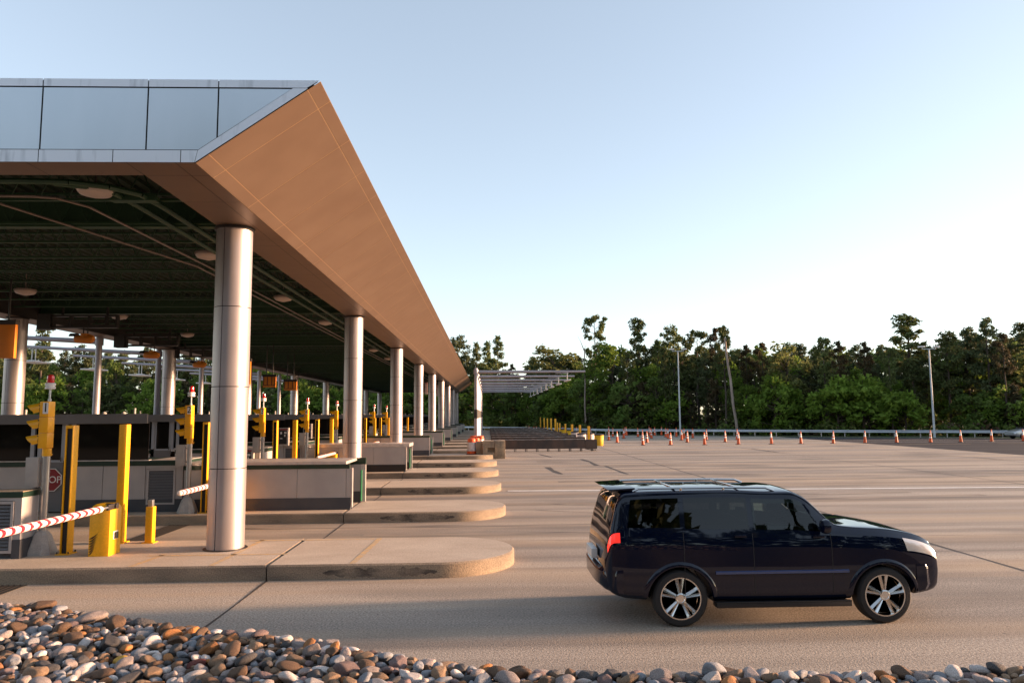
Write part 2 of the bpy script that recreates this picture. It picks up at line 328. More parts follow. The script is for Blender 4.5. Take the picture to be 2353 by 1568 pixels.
for pts in ([(34.9, 74.2), (75, 66)], [(34.9, 83.0), (60, 76.5), (90, 57)], [(34.9, 70.0), (80, 59.0)], [(33.9, 46.5), (60, 45)]):
    strip('lane_line', pts, .16, .004, MT['white_paint'])
for x in (36.2, 39.4, 45.0, 51.0): strip('lane_line', [(x, 63.6), (x + 3, 63.3)], .14, .006, MT['yellow_line'])

def tri_grate(x0, y0, x1, y1):
    b = MB(); b.box(x0, y0, .003, x1, y1, .006, 1)
    n = 5
    for i in range(n + 1):
        x = x0 + (x1 - x0) * i / n; b.box(x - .012, y0, .006, x + .012, y1, .014, 0)
    return b
for i, (ya, yb) in enumerate(((10.9, 13.2), (16.1, 20.1))):
    o = tri_grate(-8.45, ya, -7.95, yb).obj('drain_grate', [MT['grate'], MT['gap']], angle=0)
    tag(o, ('black slotted drain grate in the lane in front of the nearest island', 'black slotted drain grate in the lane behind the nearest island')[i], 'drain', 'drain grates in the toll lanes')

# ------------------------------------------------------------------ toll islands
def island_mesh(xl, xr, split=-3.88):
    b = MB(); r = ISL_W / 2; ch = .03
    def ring(x0, x1, rl, rr, inset, z):
        pts = []
        if rr:
            for i in range(25): t = -math.pi / 2 + math.pi * i / 24; pts.append((x1 - r + math.cos(t) * (r - inset), r + math.sin(t) * (r - inset), z))
        else: pts += [(x1 - inset, inset, z), (x1 - inset, ISL_W - inset, z)]
        if rl:
            for i in range(25): t = math.pi / 2 + math.pi * i / 24; pts.append((x0 + r + math.cos(t) * (r - inset), r + math.sin(t) * (r - inset), z))
        else: pts += [(x0 + inset, ISL_W - inset, z), (x0 + inset, inset, z)]
        return pts
    for x0, x1, rl, rr in ((xl, split - .012, True, False), (split + .012, xr, False, True)):
        A, Bq, C = ring(x0, x1, rl, rr, 0, 0), ring(x0, x1, rl, rr, 0, KH - ch), ring(x0, x1, rl, rr, ch, KH); n = len(A)
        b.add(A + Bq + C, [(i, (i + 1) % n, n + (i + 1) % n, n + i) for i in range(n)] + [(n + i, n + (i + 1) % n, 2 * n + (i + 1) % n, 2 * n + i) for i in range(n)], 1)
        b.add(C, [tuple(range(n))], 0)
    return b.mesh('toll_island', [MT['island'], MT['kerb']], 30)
ime = island_mesh(-24, .51)
for n in range(NI):
    o = link('toll_island', ime); o.location = (0, iy(n), 0)
    lab = 'raised concrete toll island with rounded kerb end, ' + nth(n)
    tag(o, lab, 'traffic island', 'toll islands between the lanes')
    if n < 5:
        rows_ = []
        for i in range(41):
            u = i / 40; hh = .105 * max(.02, math.sin(math.pi * u)) ** .45 * rnd.uniform(.55, 1.); zc = .118 + rnd.uniform(-.012, .012)
            rows_.append([(-2.9 + 2.0 * u, -.003, max(.006, min(.232, zc + k * hh))) for k in (-1, 0, 1)])
        MB().grid(rows_).obj('tyre_scuff', MT['scuff'], o, angle=0)
    if n == 0:
        for x, y0, y1, w_, hz in ((-2.45, .05, 2.7, .11, 0), (-4.9, .05, 2.7, .10, 0), (-6.3, .05, 1.2, .10, 0), (-6.4, 1.0, 1.1, 2.6, 1), (-5.0, 2.55, 2.65, 2.6, 1)):
            MB().add([(x, y0, KH + .003), (x + w_, y0, KH + .003), (x + w_ + (.0 if hz else .1), y1, KH + .003), (x + (.0 if hz else .1), y1, KH + .003)], [(0, 1, 2, 3)]).obj('faded_line', MT['yellow_line'], o, angle=0)

# ------------------------------------------------------------------ canopy
CY0, CY1 = 11.0, 124.0
ZL, ZU = 6.73, 8.05
XR, XRU = -4.46, -2.58
MID = -11.66
XL, XLU = 2 * MID - XR, 2 * MID - XRU
cn = thing('toll_canopy', 'long metal toll plaza canopy with sloping brown right fascia and blue grey gable end', 'canopy', (0, 0, 0))
def lerp(a, b, t): return a + (b - a) * t
def slope_panels(xa, xb, sgn):
    b = MB(); L = math.hypot(xb - xa, ZU - ZL); nx, nz = sgn * (ZU - ZL) / L, -abs(xb - xa) / L
    def P(t, y, off=0.): return (lerp(xa, xb, t) + nx * off, y, lerp(ZL, ZU, t) + nz * off)
    ys = [CY0 + .02] + [11.75 + 1.72 * i for i in range(66) if 11.75 + 1.72 * i < CY1 - .5] + [CY1 - .02]
    ts = [0., .105, .895, 1.]
    gy, gt = .010, .0032
    for y0, y1 in zip(ys, ys[1:]):
        for t0, t1 in zip(ts, ts[1:]):
            b.grid([[P(t0 + gt, y0 + gy), P(t0 + gt, y1 - gy)], [P(t1 - gt, y0 + gy), P(t1 - gt, y1 - gy)]])
    return b.obj('slope_panel', MT['soffit'], cn, angle=0, fixn=False), P
pn, PR = slope_panels(XR, XRU, 1); _, PL = slope_panels(XL, XLU, -1)
b = MB()
for P in (PR, PL): b.grid([[P(0, CY0 + .03, -.003), P(0, CY1 - .03, -.003)], [P(1, CY0 + .03, -.003), P(1, CY1 - .03, -.003)]])
b.obj('joint_backing', MT['joint_glint'], cn, angle=0)
# gable ends
def gable(y, s):
    b = MB(); o = s * .012
    lo, hi, tr = ZL + .19, ZU - .13, .19
    k = (XRU - XR) / (ZU - ZL)
    def xr(z, ins=0.): return XR + (z - ZL) * k - ins
    def xl(z, ins=0.): return 2 * MID - xr(z, ins)
    def quad(p): b.add([(x, y, z) for x, z in p], [tuple(range(len(p)))], 0)
    ins = .23; gp = .012
    joints = [-5.93 - 1.62 * i * (1 if i < 1 else 1.38) for i in range(9)]
    j3, j2, j1 = (at(q, 275, CY0).x for q in (500, 338, 95)); joints = [j3, j2, j1] + [j1 - (j2 - j1) * i for i in (1, 2, 3, 4)] + [j1 - (j2 - j1) * 4.9]
    # field panels between joints, clipped by the sloping sides
    xs = [xr(hi, ins)] + joints + [xl(hi, ins)]
    zat = lambda x: max(lo, ZL + (x + ins - XR) / k if x > MID else ZL + (2 * MID - x + ins - XR) / k)
    for xa, xb in zip(xs, xs[1:]):
        A, B = xa - gp, xb + gp
        za, zb = min(zat(A) + gp, hi - .001), min(zat(B) + gp, hi - .001)
        pts = [(A, za)]
        kx = xr(lo, ins)
        if B < kx < A: pts.append((kx, lo + gp))
        kl = xl(lo, ins)
        if B < kl < A: pts.append((kl, lo + gp))
        pts += [(B, zb), (B, hi - gp), (A, hi - gp)]
        quad(pts)
    b.obj('gable_panel', MT['alu_gable'], cn, angle=0)
    t = MB()
    def tq(p): t.add([(x, y - s * .006, z) for x, z in p], [tuple(range(len(p)))], 0)
    k3, k2, k1 = (at(q, 365, CY0).x for q in (415, 259, 88)); js = [XR, k3, k2, k1] + [k1 - (k2 - k1) * i for i in range(1, 10)] + [XL]
    kx, kl = xr(lo, ins), xl(lo, ins)
    for a, c in zip(js, js[1:]):
        top_a = kx if a == XR else a; top_c = kl if c == XL else c
        tq([(a - .006, ZL), (c + .006, ZL), (top_c + .006, lo), (top_a - .006, lo)])
    tq([(XR, ZL), (kx, lo), (xr(hi, ins), hi), (xr(hi), hi)]); tq([(XL, ZL), (kl, lo), (xl(hi, ins), hi), (xl(hi), hi)])
    jj = [XRU] + [x for x in joints if x > XLU] + [XLU]
    for a, c in zip(jj, jj[1:]):
        ta = xr(hi) - .012 if a == XRU else a; tc_ = xl(hi) + .012 if c == XLU else c
        tq([(ta - .008, hi + .008), (tc_ + .008, hi + .008), (c + .008, ZU), (a - .008, ZU)])
    t.obj('gable_trim', MT['alu_trim'], cn, angle=0)
    MB().add([(x, y + s * .02, z) for x, z in ((XR - .03, ZL + .02), (XRU - .03, ZU - .01), (XLU + .03, ZU - .01), (XL + .03, ZL + .02))], [(0, 1, 2, 3)]).obj('gable_backing', MT['gap'], cn, angle=0)
gable(CY0, 1); gable(CY1, -1)
# flat soffit ring
IX0, IX1, IYA, IYB = XL + 1.04, XR - 1.04, CY0 + .62, CY1 - .62
b = MB(); gp = .006
def sof(x0, x1, y0, y1): b.add([(x0 + gp, y0 + gp, ZL), (x1 - gp, y0 + gp, ZL), (x1 - gp, y1 - gp, ZL), (x0 + gp, y1 - gp, ZL)], [(0, 1, 2, 3)])
yy = [IYA] + [13.1 + 3.44 * i for i in range(33) if 13.1 + 3.44 * i < IYB - 1] + [IYB]
for xa, xb, xc in ((IX1, XR - .3, XR), (IX0, XL + .3, XL)):
    for y0, y1 in zip(yy, yy[1:]): sof(min(xa, xb), max(xa, xb), y0, y1); sof(min(xb, xc), max(xb, xc), y0, y1)
xx = [XL, XL + .3, XL + 1.04] + [-15.4 + 2.1 * i for i in range(5)] + [XR - 1.04, XR - .3, XR]
for x0, x1 in zip(xx, xx[1:]): sof(x0, x1, CY0, IYA); sof(x0, x1, IYB, CY1)
b.obj('soffit', MT['soffit'], cn, angle=0)
b = MB()
for x0, x1, y0, y1 in ((XL + .02, IX0, CY0 + .03, CY1 - .03), (IX1, XR - .02, CY0 + .03, CY1 - .03), (IX0, IX1, CY0 + .03, IYA), (IX0, IX1, IYB, CY1 - .03)): b.box(x0, y0, ZL + .012, x1, y1, ZL + .05)
for x in (IX0, IX1): b.box(x - .02, IYA, ZL + .05, x + .02, IYB, 7.72)
for y in (IYA, IYB): b.box(IX0 + .02, y - .02, ZL + .05, IX1 - .02, y + .02, 7.72)
b.obj('soffit_framing', MT['dark_metal'], cn, angle=0)
b = MB(); b.box(XLU + .12, CY0 + .05, 8.0, XRU - .12, CY1 - .05, 8.04); b.obj('roof_skin', MT['dark_metal'], cn, angle=0)
b = MB(); x = IX0
while x < IX1 - .1:                                           # fluted steel deck, flutes along the canopy
    b.add([(x, IYA, 7.72), (x + .12, IYA, 7.72), (x + .15, IYA, 7.78), (x + .27, IYA, 7.78), (x + .30, IYA, 7.72)] + [(x, IYB, 7.72), (x + .12, IYB, 7.72), (x + .15, IYB, 7.78), (x + .27, IYB, 7.78), (x + .30, IYB, 7.72)], [(i, i + 1, i + 6, i + 5) for i in range(4)]); x += .30
b.obj('roof_deck', MT['deck'], cn, angle=0)
jm = MB()                                                     # one open-web joist
zb_, zt_ = 7.02, 7.66
jm.box(IX0 + .03, -.035, zb_, IX1 - .03, .035, zb_ + .05); jm.box(IX0 + .03, -.04, zt_, IX1 - .03, .04, zt_ + .045)
npan = 22
for i in range(npan):
    xa, xb = lerp(IX0 + .1, IX1 - .1, i / npan), lerp(IX0 + .1, IX1 - .1, (i + 1) / npan); m_ = (xa + xb) / 2
    jm.tube((xa, 0, zt_), (m_, 0, zb_ + .04), .014, n=4, cap=False); jm.tube((m_, 0, zb_ + .04), (xb, 0, zt_), .014, n=4, cap=False)
jme = jm.mesh('roof_joist', MT['joist'], 0)
y = 12.3; k = 0
while y < CY1 - 1:
    o = link('roof_joist', jme, cn); o.location = (0, y, 0); y += 1.72; k += 1
bmme = MB().box(IX0 + .03, -.10, 6.98, IX1 - .03, .10, 7.02).box(IX0 + .03, -.02, 7.02, IX1 - .03, .02, 7.55).box(IX0 + .03, -.10, 7.55, IX1 - .03, .10, 7.6).mesh('cross_beam', MT['joist'], 0)
for n in range(9):
    o = link('cross_beam', bmme, cn); o.location = (0, 15.9 + 13.56 * n, 0)
b = MB()                                                      # services under the deck
b.path([(-17.3, 12.62, 6.96), (-8.0, 12.62, 6.96), (-7.3, 12.68, 6.96), (-6.75, 12.95, 6.96), (-6.4, 13.4, 6.96), (-6.35, 14.2, 6.96), (-6.35, 122, 6.96)], .055, 8, 0)
b.path([(-7.6, 12.75, 6.96), (-7.1, 12.95, 6.96), (-6.85, 13.3, 6.96), (-6.8, 14.2, 6.96), (-6.8, 122, 6.96)], .05, 8, 0)
b.box(-7.05, 13.55, 6.9, -6.2, 13.75, 7.0, 0)
b.obj('cable_duct', MT['joist'], cn)
b = MB()
b.path([(-17.4, 13.3, 6.9), (-8.9, 13.3, 6.9), (-8.4, 13.42, 6.93), (-8.05, 13.6, 6.95), (-7.75, 14.2, 6.95), (-7.62, 20, 6.95), (-7.62, 122, 6.95)], .025, 6)
b.path([(-9.7, 12.6, 6.97), (-7.95, 20, 6.97), (-7.95, 122, 6.97)], .025, 6)
b.path([(-12.9, 12.6, 6.97), (-11.9, 14.4, 6.97)], .015, 6); b.path([(-11.5, 13.9, 6.97), (-10.9, 15.0, 6.97)], .015, 6)
b.obj('conduit', MT['conduit'], cn)
# ceiling lamps
def ceil_lamp():
    t = thing('ceiling_lamp', 'x', 'lamp')
    MB().lathe([(.05, .04), (.26, .10), (.30, .15), (.30, .20), (.05, .22)], n=28).obj('lamp_lens', MT['lamp'], t)
    MB().lathe([(.315, .17), (.325, .19), (.325, .23), (.315, .24)], n=28).tube((0, 0, .22), (0, 0, .75), .02).obj('lamp_housing', MT['conduit'], t)
    return t
cl0 = None; i = 0
for row, x in (('right', -7.12), ('left', -15.02)):
    ys = [13.2, 18.6, 25.5, 32.2, 39.0, 45.9, 52.8, 59.7] if row == 'right' else [24.0, 30.1, 36.9, 43.8]
    for j, y in enumerate(ys):
        lab = f'round ceiling lamp in the row near the {row} columns, {nth(j)}'
        if cl0 is None: cl0 = ceil_lamp(); cl0['label'] = lab; cl0['group'] = 'round lamps under the canopy'; cl0.location = (x, y, 6.80)
        else: copy_tree(cl0, (x, y, 6.80), lab)
# ------------------------------------------------------------------ columns
def column_mesh():
    b = MB(); r = .355; h = ZL - KH
    seams = [R(-104), R(76)]
    an = []
    for s in seams: an += [s - .022, s - .021, s + .021, s + .022]
    base = [2 * math.pi * i / 72 - math.pi for i in range(72)]
    an = sorted([a for a in base if all(abs((a - s + math.pi) % (2 * math.pi) - math.pi) > .03 for s in seams)] + an)
    groove = lambda a: any(abs((a - s + math.pi) % (2 * math.pi) - math.pi) < .0215 for s in seams)
    zs = [0]
    for q in (1.575, 3.19, 4.80): zs += [q - .0085, q - .0075, q + .0075, q + .0085]
    zs += [h - .012, h - .008, h]
    gz = lambda z: any(abs(z - q) < .008 for q in (1.575, 3.19, 4.80)) or z < 0
    n = len(an); vs, fs, ms = [], [], []
    for z in zs:
        for a in an:
            rr = r - (.014 if (groove(a) or gz(z)) else 0); vs.append((math.cos(a) * rr, math.sin(a) * rr, z))
    me_ = MB(); me_.v = vs
    for j in range(len(zs) - 1):
        for i in range(n):
            k = (i + 1) % n; me_.f.append((j * n + i, j * n + k, (j + 1) * n + k, (j + 1) * n + i))
            dk = (groove(an[i]) and groove(an[k])) or (gz(zs[j]) and gz(zs[j + 1])); me_.m.append(1 if dk else 0)
    return me_.mesh('shaft', [MT['alu'], MT['gap']], 40)
cme = column_mesh()
bme = MB().lathe([(.42, 0), (.42, .012), (.36, .02)], n=40).mesh('base_plate', MT['dark_metal'])
kme = MB().lathe([(.36, -.06), (.395, -.05), (.395, -.004), (.36, -.003)], n=40).mesh('collar', MT['dark_metal'])
for row, x, ns in (('right', -5.21, range(9)), ('left', -18.1, range(1, 9))):
    for n in ns:
        y = 15.0 + 13.56 * n
        t = thing('canopy_column', f'round satin metal canopy column in the {row} row, {nth(n if row == "right" else n - 1)}', 'column', (x, y, KH if n else KH), 'canopy columns in two rows')
        link('shaft', cme, t); link('base_plate', bme, t)
        o = link('collar', kme, t); o.location = (0, 0, ZL - KH)

# ------------------------------------------------------------------ toll booths and crash walls
BY = .72                                                      # front face of booths and walls, from the island's kerb
def louvre(b, x0, x1, z0, z1, y, mi_frame, mi_slat, mi_dark, n=11):
    b.box(x0, y - .012, z0, x0 + .05, y + .05, z1, mi_frame); b.box(x1 - .05, y - .012, z0, x1, y + .05, z1, mi_frame)
    b.box(x0 + .05, y - .010, z1 - .05, x1 - .05, y + .05, z1, mi_frame); b.box(x0 + .05, y - .010, z0, x1 - .05, y + .05, z0 + .05, mi_frame)
    b.box(x0 + .05, y + .04, z0 + .05, x1 - .05, y + .05, z1 - .05, mi_dark)
    for i in range(n):
        z = lerp(z0 + .06, z1 - .06, (i + .5) / n); h = (z1 - z0) / n * .42
        b.add([(x0 + .05, y - .004, z - h), (x1 - .05, y - .004, z - h), (x1 - .05, y + .038, z + h * .8), (x0 + .05, y + .038, z + h * .8)], [(0, 1, 2, 3)], mi_slat)
def make_booth():
    t = thing('toll_booth', 'x', 'toll booth')
    D = 1.72
    b = MB()                                                  # lower wall
    for x0, x1 in ((-19.4, -17.0), (-16.98, -14.72), (-14.70, -12.52), (-11.58, -10.66), (-10.645, -9.50)): b.box(x0, 0, .35, x1, .10, 1.265)
    b.box(-9.485, 0, .35, -9.46, .10, 1.265); b.box(-8.66, 0, .35, -8.47, .10, 1.265); b.box(-9.46, 0, 1.18, -8.66, .10, 1.265)
    b.box(-19.4, D - .1, .35, -8.47, D, 1.265); b.box(-8.57, .10, .35, -8.47, D - .1, 1.265); b.box(-19.4, .1, .35, -19.3, D - .1, 1.265)
    b.obj('lower_wall', MT['wall'], t, angle=0)
    MB().box(-19.4, -.012, 0, -12.55, .1, .35).box(-11.55, -.012, 0, -8.46, .1, .35).box(-8.56, .1, 0, -8.455, D, .35).box(-19.4, D - .1, 0, -8.56, D + .01, .35).obj('plinth', MT['plinth'], t, angle=0)
    b = MB(); louvre(b, -9.45, -8.67, .2, 1.17, -.003, 0, 1, 2); b.obj('louvre_panel', [MT['wall'], MT['grey_metal'], MT['gap']], t, angle=0)
    MB().box(-19.42, -.02, 1.265, -12.52, D + .02, 1.40).box(-11.58, -.02, 1.265, -8.45, D + .02, 1.40).obj('stripe', MT['green'], t, angle=0)
    MB().box(-19.43, -.03, 1.40, -12.52, .12, 1.425).box(-11.58, -.03, 1.40, -9.40, .12, 1.425).box(-9.40, -.01, 1.40, -8.47, D, 1.415).obj('sill', MT['wall_pale'], t, angle=0)
    for x in (-19.3, -16.9, -14.6, -12.62, -12.42, -11.72, -11.52): MB().box(x - .05, .01, 1.425, x + .05, .10, 2.43).obj('window_post', MT['frame'], t, angle=0)
    for x in (-19.3, -16.9, -14.6, -12.5, -11.6, -10.46): MB().box(x - .03, D - .1, 1.40, x + .03, D - .02, 2.43).obj('window_post', MT['frame'], t, angle=0)
    for x0, x1 in ((-16.85, -14.65), (-14.55, -12.67), (-11.47, -9.46)):
        MB().box(x0, .05, 1.425, x1, .062, 2.43).obj('window', MT['glass'], t, angle=0)
    MB().box(-16.85, D - .07, 1.40, -10.42, D - .06, 2.43).obj('window', MT['glass'], t, angle=0)
    MB().prism([(-9.466, .062), (-10.40, D - .07), (-10.412, D - .07), (-9.478, .062)], 'Z', 1.415, 2.43).obj('window', MT['glass'], t, angle=0)
    d = MB().box(-12.37, .03, .04, -11.77, .07, 1.38).obj('door', MT['grey_metal'], t, angle=0)
    MB().box(-12.30, .045, 1.44, -11.84, .055, 2.38).obj('door_window', MT['glass'], d, angle=0)
    MB().box(-12.37, .03, 1.38, -11.77, .07, 1.44).box(-12.37, .03, 1.44, -12.30, .07, 2.43).box(-11.84, .03, 1.44, -11.77, .07, 2.43).obj('door_rail', MT['frame'], d, angle=0)
    MB().tube((-11.82, -.005, 1.40), (-11.82, -.005, 1.52), .015).obj('handle', MT['dark_metal'], d)
    MB().prism([(-19.7, -.16), (-9.42, -.16), (-10.50, D + .16), (-19.7, D + .16)], 'Z', 2.43, 2.70).obj('roof', MT['grey_metal'], t, angle=0, bevel=.012)
    b = MB()                                                  # clutter inside: monitor, chair back, cabinet
    b.box(-11.0, .9, 1.4, -10.55, 1.1, 1.78); b.box(-10.2, .7, 1.4, -10.12, .9, 2.1); b.box(-14.2, .8, 1.4, -13.6, 1.0, 1.9); b.obj('interior_fitting', MT['cabinet'], t, angle=0)
    b = MB()
    b.tube((-13.15, .5, 2.70), (-13.15, .5, 2.78), .03, n=8).lathe([(.035, 2.78), (.035, 2.83), (.01, 2.85)], (-13.15, .5, 0), n=10)
    for x in (-11.0, -10.45): b.lathe([(.06, 2.70), (.06, 2.73), (.03, 2.76), (.005, 2.77)], (x, .6, 0), n=12)
    b.tube((-10.0, .3, 2.70), (-10.0, .3, 2.80), .03, n=8).lathe([(.03, 2.80), (.03, 2.86)], (-10.0, .3, 0), n=10)
    b.obj('roof_sensor', MT['lightconc'], t)
    return t
def booth_label(n): return f'grey toll booth with dark glass on the island {nth(n)}'
booth = make_booth(); booth.location = (0, iy(1) + BY, KH); booth['label'] = booth_label(1); booth['group'] = 'toll booths under the canopy'
for n in range(2, NI - 1): copy_tree(booth, (0, iy(n) + BY, KH), booth_label(n))
t = thing('service_wall', 'low grey louvred service wall with green stripe at the left edge of the nearest island', 'wall', (0, iy(0) + .95, KH))
b = MB().box(-12, 0, .35, -9.62, .1, 1.12).box(-9.60, 0, .35, -9.42, .1, 1.12).box(-8.85, 0, .35, -8.72, .1, 1.12).box(-9.42, 0, 1.06, -8.85, .1, 1.12).box(-12, .42, .35, -8.72, .52, 1.12).box(-8.80, .1, .35, -8.72, .42, 1.12)
b.obj('wall_panel', MT['wall'], t, angle=0)
b = MB(); louvre(b, -9.41, -8.86, .10, 1.05, -.003, 0, 1, 2, 13); b.obj('louvre_panel', [MT['wall'], MT['grey_metal'], MT['gap']], t, angle=0)
MB().box(-12, -.01, 0, -9.42, .53, .35).box(-8.86, -.01, 0, -8.71, .53, .35).box(-9.42, .06, 0, -8.86, .53, .35).obj('plinth', MT['plinth'], t, angle=0)
MB().box(-12, -.015, 1.12, -8.70, .535, 1.22).obj('stripe', MT['green'], t, angle=0)
MB().box(-12, -.005, 1.22, -8.71, .525, 1.235).obj('cap', MT['block'], t, angle=0)
st = thing('stop_sign', 'red octagonal STOP sign on the grey booth door behind the nearest traffic signal', 'sign', (-12.07, iy(1) + BY - .02, 1.17))
oc = [(.335 * math.cos(R(22.5 + 45 * i)), .335 * math.sin(R(22.5 + 45 * i))) for i in range(8)]
MB().prism(oc, 'Y', -.006, .012).obj('sign_border', MT['white'], st, angle=0)
MB().prism([(x * .94, z * .94) for x, z in oc], 'Y', -.010, -.0065).obj('sign_face', MT['stopred'], st, angle=0)
lt = link('lettering', text_mesh('STOP', .26, MT['white']), st); lt.rotation_euler = (R(90), 0, 0); lt.location = (0, -.0125, 0)

def make_wall(kind):
    t = thing('crash_wall', 'x', 'wall'); D = 1.8
    x0, x1 = -8.44, -3.82
    top = 1.33
    pl = 'plinth_black' if kind == 'plain' else 'plinth'
    pz = .33
    b = MB()
    js = [x0, -6.95, -5.32, x1 - .14] if kind != 'stripe' else [x0, -7.0, -5.6, x1 - .14]
    ptop = top if kind == 'stripe' else 1.22
    ptop = {'cap': 1.13, 'plain': 1.13, 'stripe': 1.16}[kind]
    for a, c in zip(js, js[1:]): b.box(a + .005, 0, pz, c - .005, .1, ptop)
    b.box(js[-1] + .005, 0, pz, x1, .1, ptop)
    b.box(x0, D - .1, pz, x1 - .02, D, ptop); b.box(x0, .02, pz, x0 + .02, D - .1, ptop)
    b.obj('wall_panel', MT['wall'], t, angle=0)
    MB().box(x0, -.012, 0, x1 - .02, .09, pz).box(x0, D - .09, 0, x1 - .04, D + .012, pz).obj('plinth', MT[pl], t, angle=0)
    MB().box(x0 + .03, .1, .02, x1 - .3, D - .1, 1.1).obj('wall_core', MT['dark_metal'], t, angle=0)
    if kind == 'stripe':
        MB().box(x0, -.014, 1.16, x1 + .01, D + .014, 1.27).obj('stripe', MT['green'], t, angle=0)
    elif kind == 'cap':
        MB().box(x0, -.012, 1.13, x1 - .05, .1, 1.25).box(x0, D - .1, 1.13, x1 + .12, D + .0, 1.33).obj('stripe', MT['green'], t, angle=0)
        b = MB()
        for a, c in zip(js, js[1:]): b.box(a + .004, -.02, 1.25, c - .004, D - .12, 1.33)
        b.obj('cap', MT['wall_pale'], t, angle=0)
    else:
        b = MB()
        for a, c in zip(js, js[1:]): b.box(a + .004, -.008, 1.14, c - .004, D, 1.29)
        b.box(js[-1] + .004, -.008, 1.14, x1 + .16, D, 1.29); b.obj('cap', MT['wall_pale'], t, angle=0)
    MB().box(x1, -.01, .06, x1 + .035, .11, 1.14).box(x1 - .02, D - .11, .02, x1 + .12, D - .0, 1.12).obj('end_trim', MT['wall_pale'], t, angle=0)
    MB().box(x1 + .0, D - .33, .06, x1 + .05, D - .27, .98).obj('end_rail', MT['green_rail'], t, angle=0, bevel=.01)
    return t
walls = {}
for n in range(1, NI, 2):
    kd = 'cap' if n == 1 else 'plain' if n == 3 else 'stripe'
    lab = {'cap': 'grey panelled crash wall with green stripe beside the nearest column', 'plain': 'grey crash wall with black plinth and no green stripe behind the striped one', 'stripe': f'grey crash wall with green stripe on the island {nth(n)}'}[kd]
    loc = (0, iy(n) + BY, KH)
    if kd in walls: copy_tree(walls[kd], loc, lab)
    else:
        walls[kd] = make_wall(kd); walls[kd].location = loc; walls[kd]['label'] = lab; walls[kd]['group'] = 'crash walls on the toll islands'

# ------------------------------------------------------------------ lane equipment
def make_signal():
    t = thing('traffic_signal', 'x', 'traffic signal')
    def frus(z0, z1, a, c): return [(x * a, y * a, z0) for x, y in O] + [(x * c, y * c, z1) for x, y in O]
    O = [(1, .55), (.55, 1), (-.55, 1), (-1, .55), (-1, -.55), (-.55, -1), (.55, -1), (1, -.55)]
    b = MB(); n = 8
    for z0, z1, a, c in ((0, .05, .235, .232), (.05, .36, .232, .135), (.36, .44, .135, .075)): b.add(frus(z0, z1, a, c), [(i, (i + 1) % n, n + (i + 1) % n, n + i) for i in range(n)] + [tuple(range(n, 2 * n))])
    b.obj('concrete_base', MT['lightconc'], t, angle=20)
    b = MB().tube((0, 0, .42), (0, 0, 1.92), .068, n=20)
    for z in (.46, 1.2, 1.55, 1.80): b.tube((0, 0, z), (0, 0, z + .02), .073, n=20)
    b.obj('pole', MT['steel'], t)
    MB().tube((0, 0, 1.86), (0, 0, 2.01), .082, n=20).box(-.09, -.02, 1.88, .10, .02, 1.9).obj('bracket', MT['yellow'], t)
    b = MB(); zz = [2.01, 2.31, 2.615, 2.92]
    for a, c in zip(zz, zz[1:]): b.box(-.12, -.11, a + .001, .055, .11, c - .001)
    h = b.obj('signal_housing', MT['signal'], t, bevel=.012, angle=30)
    b = MB()
    for a, c in zip(zz, zz[1:]): b.lathe([(.10, 0), (.11, .02)], (-.14, 0, (a + c) / 2), n=20, axis='X')
    b.obj('lens', MT['black'], t)
    for a, c in zip(zz, zz[1:]):                              # tunnel visors, open below
        zc = (a + c) / 2; P = []
        for j in range(5):
            u = j / 4; row = []
            for i in range(15):
                th = lerp(R(-25), R(205), i / 14); keep = .25 * (1 - abs(math.sin(th)) if math.sin(th) > 0 else 1.2)
                x = -.12 - u * (.29 - keep * .55); row.append((x, math.cos(th) * .118 * (1 - .12 * u), zc + math.sin(th) * .128 * (1 - .1 * u) - u * .035))
            P.append(row)
        MB().grid(P).obj('visor', MT['signal'], t, angle=60)
    for z in (2.09, 2.25, 2.4, 2.55, 2.7, 2.84): MB().tube((-.128, -.112, z), (-.118, -.12, z), .012, n=6).obj('latch', MT['black'], t)
    bp = MB().tube((.0, 0, 2.92), (.0, 0, 3.16), .018, n=10).tube((.0, 0, 2.92), (0, 0, 2.97), .03, n=10).obj('beacon_stem', MT['steel'], t)
    b = MB().lathe([(.085, 3.16), (.093, 3.17), (.093, 3.20), (.08, 3.205), (.08, 3.225), (.093, 3.23), (.093, 3.27), (.085, 3.28)], n=20); b.obj('beacon_base', MT['white'], t)
    MB().lathe([(.062, 3.28), (.066, 3.30), (.066, 3.34), (.058, 3.35), (.066, 3.36), (.062, 3.42), (.03, 3.445)], n=20).obj('beacon_lens', MT['red'], t)
    MB().box(-.34, -.09, 1.27, -.10, .09, 1.84).box(-.10, -.02, 1.35, -.06, .02, 1.39).box(-.10, -.02, 1.72, -.06, .02, 1.76).obj('control_box', MT['cabinet'], t, bevel=.008)
    return t
SIGX = -8.59
sig0 = make_signal()
def add_number(t, s):
    o = MB().box(-.055, -.1145, 2.68, .048, -.111, 2.895).obj('number_plate', MT['white'], t, angle=0)
    l = link('lettering', text_mesh(s, .25, MT['black'], .001), o); l.rotation_euler = (R(90), 0, 0); l.location = (-.003, -.116, 2.79)
for n in range(9):
    dy = 1.42 if n == 0 else .46
    loc = (SIGX * (iy(n) + dy) / (iy(n) + 1.42), iy(n) + dy, KH)
    lab = f'yellow three lens traffic signal with red beacon, {nth(n)}'
    if n < 4: lab = f'yellow traffic signal numbered {n + 1} with red beacon on top'
    if n == 0: t = sig0; t.location = loc; t['label'] = lab; t['group'] = 'lane traffic signals on the islands'
    else: t = copy_tree(sig0, loc, lab, skip=('number_plate',))
    sig0_nb = t
    if n < 4 and n: add_number(t, str(n + 1))
add_number(sig0, '1')

